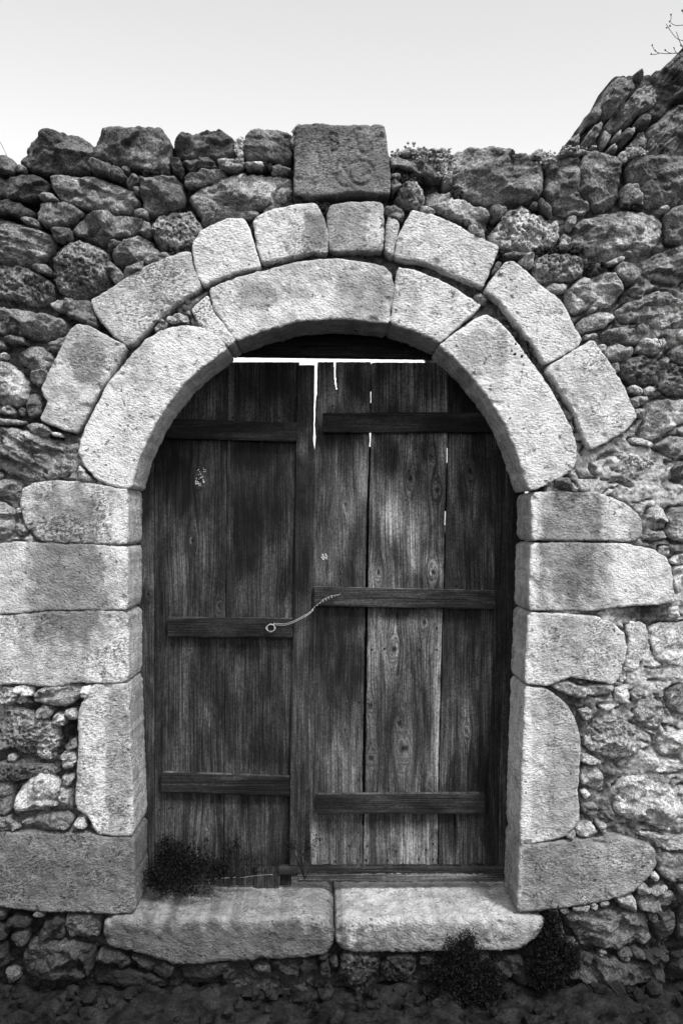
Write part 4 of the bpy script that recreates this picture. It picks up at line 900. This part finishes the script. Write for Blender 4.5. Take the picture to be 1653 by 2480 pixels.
# ------------------------------------------------------------ rock outcrop behind the wall
YR = 3.0; kR = (D + YR) / D
def t7(pts): return [(1353 + x / 5.2267, y / 5.2267) for x, y in pts]
rock = thing('rock_outcrop', 'dark craggy rock outcrop rising behind the right end of the wall', 'rock', W(1560, 1500, YR + .6))
sil = t7([(80,1860),(100,1780),(180,1720),(290,1620),(300,1570),(400,1400),(520,1250),(580,1240),(600,1150),(650,1040),(700,985),(780,950),(900,950),(960,940),(1100,940),(1200,955),(1240,870),(1330,840),(1400,750),(1500,660),(1568,620),(1800,470),(2200,300),(3000,250),(3300,900),(3300,5000),(40,5000),(60,2300)])
build_stone(sil, 'R', .05, 'rock_face', rock, depth=1.6, yplane=YR + .10, persp=True, sp=5, scale=1.5, bulge=.05, relief=2.2, grain=-.9)
for tone, pts in [
 (.13,[(80,1870),(100,1780),(180,1720),(290,1620),(285,1750),(230,1900)]),
 (.12,[(300,1600),(400,1400),(520,1250),(575,1240),(560,1400),(500,1500),(400,1540),(310,1640)]),
 (.17,[(560,1400),(600,1150),(650,1040),(700,985),(780,945),(960,950),(1000,1000),(960,1130),(860,1230),(780,1330),(700,1400),(620,1430)]),
 (.22,[(320,1770),(400,1620),(550,1550),(540,1650),(440,1780),(330,1880)]),
 (.26,[(520,1810),(560,1660),(600,1600),(640,1680),(690,1680),(620,1800),(540,1900)]),
 (.16,[(600,1560),(700,1400),(860,1240),(1000,1120),(1200,1020),(1300,1100),(1280,1280),(1050,1370),(960,1500),(840,1550),(700,1600)]),
 (.17,[(770,1750),(850,1610),(990,1570),(960,1690),(800,1830)]),
 (.12,[(910,950),(1040,857),(1090,930),(1080,990),(1000,980)]),
 (.09,[(1210,960),(1230,860),(1290,830),(1330,830),(1400,750),(1568,620),(1800,480),(1900,700),(1800,1080),(1500,1020),(1380,1080),(1290,1100)]),
 (.15,[(1000,1500),(1080,1400),(1180,1450),(1160,1550),(1020,1610)]),
 (.12,[(1180,1560),(1300,1480),(1440,1330),(1700,1200),(1900,1300),(1900,2100),(1150,2100),(1130,1700)]),
 (.2,[(850,1880),(1000,1680),(1100,1640),(1140,1750),(1110,1920)]),
 (.24,[(600,1900),(700,1800),(740,1850),(720,1960)]),
 (.2,[(690,1770),(730,1670),(800,1610),(790,1690),(720,1790)]),
 (.25,[(400,1860),(420,1830),(480,1840),(480,1900)]),
 (.1,[(1460,1180),(1568,1080),(1700,1040),(1700,1200),(1480,1240)])]:
    build_stone(t7(pts), 'R', tone * 1.5, 'boulder', rock, depth=.5, yplane=YR - random.uniform(.0, .06), persp=True, sp=2.0, scale=.7, bulge=.09, relief=1.7, grain=-.95)

# ------------------------------------------------------------ ground
def ground_mat():
    m = NB('dark_stony_soil'); p = m.pos(False); a = m.noise(p, 14, 6, .65, .3); b = m.noise(p, 120, 3, .6)
    c = m.math('MULTIPLY', m.mr(a, .36, .66, .004, .03), m.mr(b, .3, .7, .6, 1.4)); m.l(m.gray(c), m.b.inputs['Base Color'])
    m.b.inputs['Roughness'].default_value = .95; m.b.inputs['Specular IOR Level'].default_value = .1
    n = m.bump(a, .03, .8); n = m.bump(b, .006, .7, n); m.l(n, m.b.inputs['Normal']); return m.m
M_G = ground_mat()
g = mesh_obj('ground', [(-2500,-2500,-.06),(2500,-2500,-.06),(2500,2500,-.06),(-2500,2500,-.06)], [[0,1,2,3]], M_G, smooth=False); g['kind'] = 'structure'
gx = np.arange(-2.2, 2.4, .010); gyy = np.arange(-1.1, .12, .010); A, B = np.meshgrid(gx, gyy); x, y = A.ravel(), B.ravel()
z = -.02 + .035 * fbm(x * 1.6, y * 1.6, .4) + .03 * fbm(x * 5, y * 5, 2.2) + .03 * np.abs(pn(x * 9, y * 9, 8)) + .014 * fbm(x * 19, y * 19, 5) + .02 * sstep(.1, -.9, x)
z = z - .09 * sstep(-.7, -1.2, y); idx = np.arange(len(x)).reshape(A.shape)
F = np.stack([idx[:-1, :-1].ravel(), idx[:-1, 1:].ravel(), idx[1:, 1:].ravel(), idx[1:, :-1].ravel()], 1)
g = mesh_obj('ground', np.stack([x, y, z], 1), F, M_G); g['kind'] = 'structure'

V, F = [], []
for i in range(420):
    xx, yy = random.uniform(-1.3, 1.4), -random.random()**1.6 * .55 + .0; rr_ = random.choice((.006, .01, .014, .02, .028)) * random.uniform(.6, 1.2)
    blob(V, F, (xx, yy - rr_ * .6, .0 + rr_ * random.uniform(-.1, .35)), rr_)
g = mesh_obj('loose_rubble', V, F, M_G, smooth=False); g['kind'] = 'stuff'; g['label'] = 'dim loose stones and clods along the foot of the wall'; g['category'] = 'rubble'
# ------------------------------------------------------------ plants
def foliage(name, parent, samples, size, mat, spread=1.0):
    """samples: list of (x,y,z) centres; each gets one pointed folded leaf"""
    V, F = [], []
    for c in samples:
        c = np.array(c); a = np.random.default_rng(int(abs(c[0] * 1e5 + c[2] * 7e5)) + len(V)).normal(size=3); a /= np.linalg.norm(a)
        b = np.cross(a, (.3, .5, .8)); b /= np.linalg.norm(b) + 1e-9; nn_ = np.cross(a, b); s = size * random.uniform(.6, 1.4); i = len(V)
        V += [tuple(c), tuple(c + a * s * .5 + b * s * .32 + nn_ * s * .1), tuple(c + a * s), tuple(c + a * s * .5 - b * s * .32 + nn_ * s * .1)]
        F += [[i, i + 1, i + 2], [i, i + 2, i + 3]]
    return mesh_obj(name, V, F, mat, parent, smooth=False)
def shrub(label, root, blobs, nb, nl, size, ydep, stems=14, group=None):
    """blobs (px, py, rx, ry, dy): lobes of the crown"""
    t = thing('shrub', label, 'shrub', root, group); V, F = [], []; pts = []
    wts = np.array([b[2] * b[3] for b in blobs], float); wts /= wts.sum()
    for i in range(nb):
        b = blobs[rng.choice(len(blobs), p=wts)]
        v = rng.normal(size=3); v /= np.linalg.norm(v); rr = rng.random()**.45
        cx, cy = b[0] + v[0] * rr * b[2], b[1] + v[2] * rr * b[3]; yy = b[4] + v[1] * rr * ydep
        c = np.array(W(cx, cy, 0)); c[1] = yy; 
        if i < stems:
            m_ = (np.array(root) + c) / 2 + rng.normal(size=3) * .012; tube(V, F, smooth_path([root, m_, c], 4), .0020, 5, .4)
        for j in range(nl): pts.append(c + rng.normal(size=3) * np.array([.0105, .009, .0105]))
    mesh_obj('stem', V, F, M_STEM, t); f = foliage('foliage', t, pts, size, M_LEAF); f['kind'] = 'stuff'; return t
shrub('dark bushy plant growing in the left corner of the doorway on the threshold', tuple(np.array(W(370, 2195, 0)) + np.array([0, .14, 0])),
      [(390,2105,40,45,.16),(450,2130,55,45,.16),(370,2160,38,35,.12),(500,2150,40,25,.15),(440,2180,60,18,.1)], 420, 18, .008, .05)
shrub('low sprig with tiny leaves against the foot of the left door boards', tuple(np.array(W(548, 2175, 0)) + np.array([0, .17, 0])),
      [(540,2108,8,22,.19),(565,2090,9,16,.19),(585,2130,14,16,.18),(530,2140,16,18,.17),(610,2150,25,10,.17)], 70, 10, .008, .012, 8)
shrub('small leafy sprig by the gap at the foot of the right leaf', tuple(np.array(W(735, 2180, 0)) + np.array([0, .19, 0])),
      [(766,2085,7,9,.22),(745,2100,18,4,.2),(700,2095,25,8,.21)], 36, 9, .007, .01, 6)
shrub('larger dark bush hanging under the threshold right of its joint', tuple(np.array(W(1130, 2260, 0)) + np.array([0, .01, 0])),
      [(1125,2290,35,40,-.05),(1110,2340,62,50,-.06),(1150,2380,60,50,-.07),(1080,2395,45,45,-.07),(1128,2262,14,24,-.04),(1150,2430,50,30,-.08),(1180,2335,22,40,-.06),(1060,2330,22,22,-.06),(1090,2278,12,14,-.05)], 800, 22, .008, .06, 26)
shrub('smaller dark bush growing from the joint below the right jamb', tuple(np.array(W(1338, 2200, 0)) + np.array([0, .02, 0])),
      [(1335,2225,16,26,-.02),(1330,2270,35,34,-.04),(1315,2315,50,34,-.05),(1355,2310,42,36,-.05),(1375,2290,16,20,-.05),(1310,2350,28,18,-.05)], 560, 20, .008, .05, 20)
# pale dead stem by the foot of the left leaf
t5 = lambda x, y: (320 + x / 3.2667, 1700 + y / 3.2667)
V, F = [], []
tube(V, F, smooth_path([W(*t5(x, y), .17 + .02 * math.sin(x)) for x, y in [(600,1405),(680,1396),(800,1390),(900,1385),(1000,1372),(1110,1365)]]), .0013, 5, .6)
tube(V, F, smooth_path([W(*t5(x, y), .15) for x, y in [(600,1405),(620,1450),(650,1490),(700,1512)]]), .0013, 5, .6)
o = mesh_obj('dead_twig', V, F, M_PALE); o['label'] = 'thin pale bent dead stem lying at the foot of the left door leaf'; o['category'] = 'twig'
# seed-head stems top right
t7p = lambda x, y: (1353 + x / 5.2267, y / 5.2267)
V, F = [], []; VB, FB = [], []
for s_ in [[(1175,572),(1195,620),(1215,645),(1260,670),(1380,680),(1490,672),(1560,720)],[(1340,635),(1380,665),(1440,675),(1490,672)],[(1395,270),(1440,310),(1500,325),(1570,320),(1700,380)],[(1412,185),(1414,230),(1405,265)],
           [(1350,300),(1400,380),(1460,460),(1510,500),(1570,515),(1700,560)],[(1480,400),(1500,460),(1540,560),(1600,620)],[(1450,605),(1465,645),(1490,672)],[(1555,130),(1620,300),(1700,420)],[(1355,352),(1380,345),(1395,375)],[(1160,685),(1210,690),(1260,675)],[(1535,570),(1560,600),(1620,660)],[(1700,360),(1720,520),(1700,640),(1660,760)]]:
    tube(V, F, smooth_path([W(*t7p(x, y), YR - .05) for x, y in s_]), .0019, 4, 1.3)
for x, y in [(1175,572),(1215,642),(1340,635),(1395,272),(1412,185),(1400,327),(1355,352),(1450,607),(1160,685),(1555,132),(1535,572)]: blob(VB, FB, W(*t7p(x, y), YR - .05), .0062)
t = thing('dry_plant', 'leafless plant with thin curved stems and seed heads on top of the rock outcrop', 'plant', W(*t7p(1660, 760), YR - .05))
mesh_obj('stem', V, F, M_TWIG, t)
for i in range(0, len(VB), 12): mesh_obj('seed_head', VB[i:i + 12], FB[:20], M_TWIG, t)
# twigs on the right of the wall
V, F = [], []; tc = lambda x, y: (1053 + x * 600 / 1568, 280 + y * 600 / 1568)
for s_ in [[(1440,1480),(1400,1400),(1300,1300),(1180,1220)],[(1440,1480),(1430,1370),(1410,1240),(1395,1120)],[(1440,1480),(1380,1360),(1290,1240),(1240,1165)],[(1440,1480),(1520,1400),(1568,1310),(1630,1260)],[(1440,1480),(1500,1450),(1600,1430),(1650,1440)],
           [(1440,1480),(1360,1440),(1270,1390),(1180,1370)],[(1430,1460),(1480,1360),(1380,1290)],[(1440,1500),(1480,1420),(1540,1350)],[(1440,1480),(1460,1560),(1500,1640)],[(1440,1500),(1360,1560),(1340,1600)],[(1510,1400),(1560,1420),(1640,1380)],[(1440,1480),(1400,1470),(1310,1420),(1250,1330)]]:
    tube(V, F, smooth_path([W(*tc(x, y), -.035 - .03 * random.random()) for x, y in s_]), .0011, 4, .5)
t = thing('dry_plant', 'sprawling bare twiggy plant rooted in the joints high on the right of the wall', 'plant', W(*tc(1440, 1490), -.01))
mesh_obj('stem', V, F, M_TWIG, t)
V, F = [], []; tube(V, F, smooth_path([W(x, y, .02) for x, y in [(-4, 338), (4, 350), (10, 362), (15, 372)]]), .0012, 4, .6); tube(V, F, [W(15, 372, .02), W(20, 395, .03)], .0012, 4)
o = mesh_obj('grass_stalk', V, F, M_TWIG); o['label'] = 'single dry grass stalk on the wall top at the far left'; o['category'] = 'grass'

# moss and grit caught on the wall top and in joints
V, F = [], []; V2, F2 = [], []
def scatter(V, F, t, x0, y0, x1, y1, n, size, yy=(-.02, .1), top=None):
    for i in range(n):
        x = random.uniform(x0, x1); f = (x - x0) / (x1 - x0); y = random.uniform(y0, y1) if top is None else random.uniform(np.interp(f, *top), y1)
        p = W(*tp(t, [(x, y)])[0], 0); blob(V, F, (p[0], random.uniform(*yy), p[2]), size * random.uniform(.4, 1.3))
scatter(V, F, 'B', 540, 45, 632, 110, 110, .0045, top=([0, .5, .8, 1], [95, 60, 42, 45]))
scatter(V, F, 'B', 1150, 170, 1340, 260, 170, .0045, top=([0, .4, .6, .8, 1], [245, 215, 172, 175, 205]))
scatter(V, F, 'B', 1330, 200, 1545, 300, 280, .0045, top=([0, .2, .6, 1], [205, 208, 215, 225]))
scatter(V, F, 'C', 600, 225, 760, 320, 200, .0045, top=([0, .3, .7, 1], [240, 222, 232, 228]))
scatter(V, F, 'C', 780, 200, 950, 240, 110, .004, top=([0, .4, .7, 1], [222, 200, 196, 212]))
scatter(V, F, 'C', 1180, 200, 1345, 260, 150, .0045, top=([0, .2, .6, 1], [240, 206, 212, 225]))
scatter(V, F, 'C', -10, 205, 110, 400, 180, .006); scatter(V, F, 'B', 180, 150, 240, 300, 90, .006, yy=(-.015, .05))
o = mesh_obj('crusty_moss', V, F, M_MOSS, smooth=False); o['kind'] = 'stuff'; o['label'] = 'grey crusty moss and grit along the top of the wall'; o['category'] = 'moss'
for a in [('B',510,515,600,570,120),('B',700,550,785,625,150),('B',360,300,410,340,50),('B',1170,340,1340,400,120),('B',1290,375,1370,420,80),('C',90,470,170,520,80),('C',640,830,940,870,160),('C',960,930,1080,980,90),('C',1200,545,1320,580,60),('C',360,840,440,900,60),('A',1040,870,1240,820,60),('A',900,350,1070,380,60),('E',480,60,620,240,50)]:
    scatter(V2, F2, a[0], a[1], a[2], a[3], a[4], a[5], .006, yy=(-.002, .03))
o = mesh_obj('dark_moss', V2, F2, M_DMOSS, smooth=False); o['kind'] = 'stuff'; o['label'] = 'dark moss tufts in the joints around the carved slab and arch'; o['category'] = 'moss'
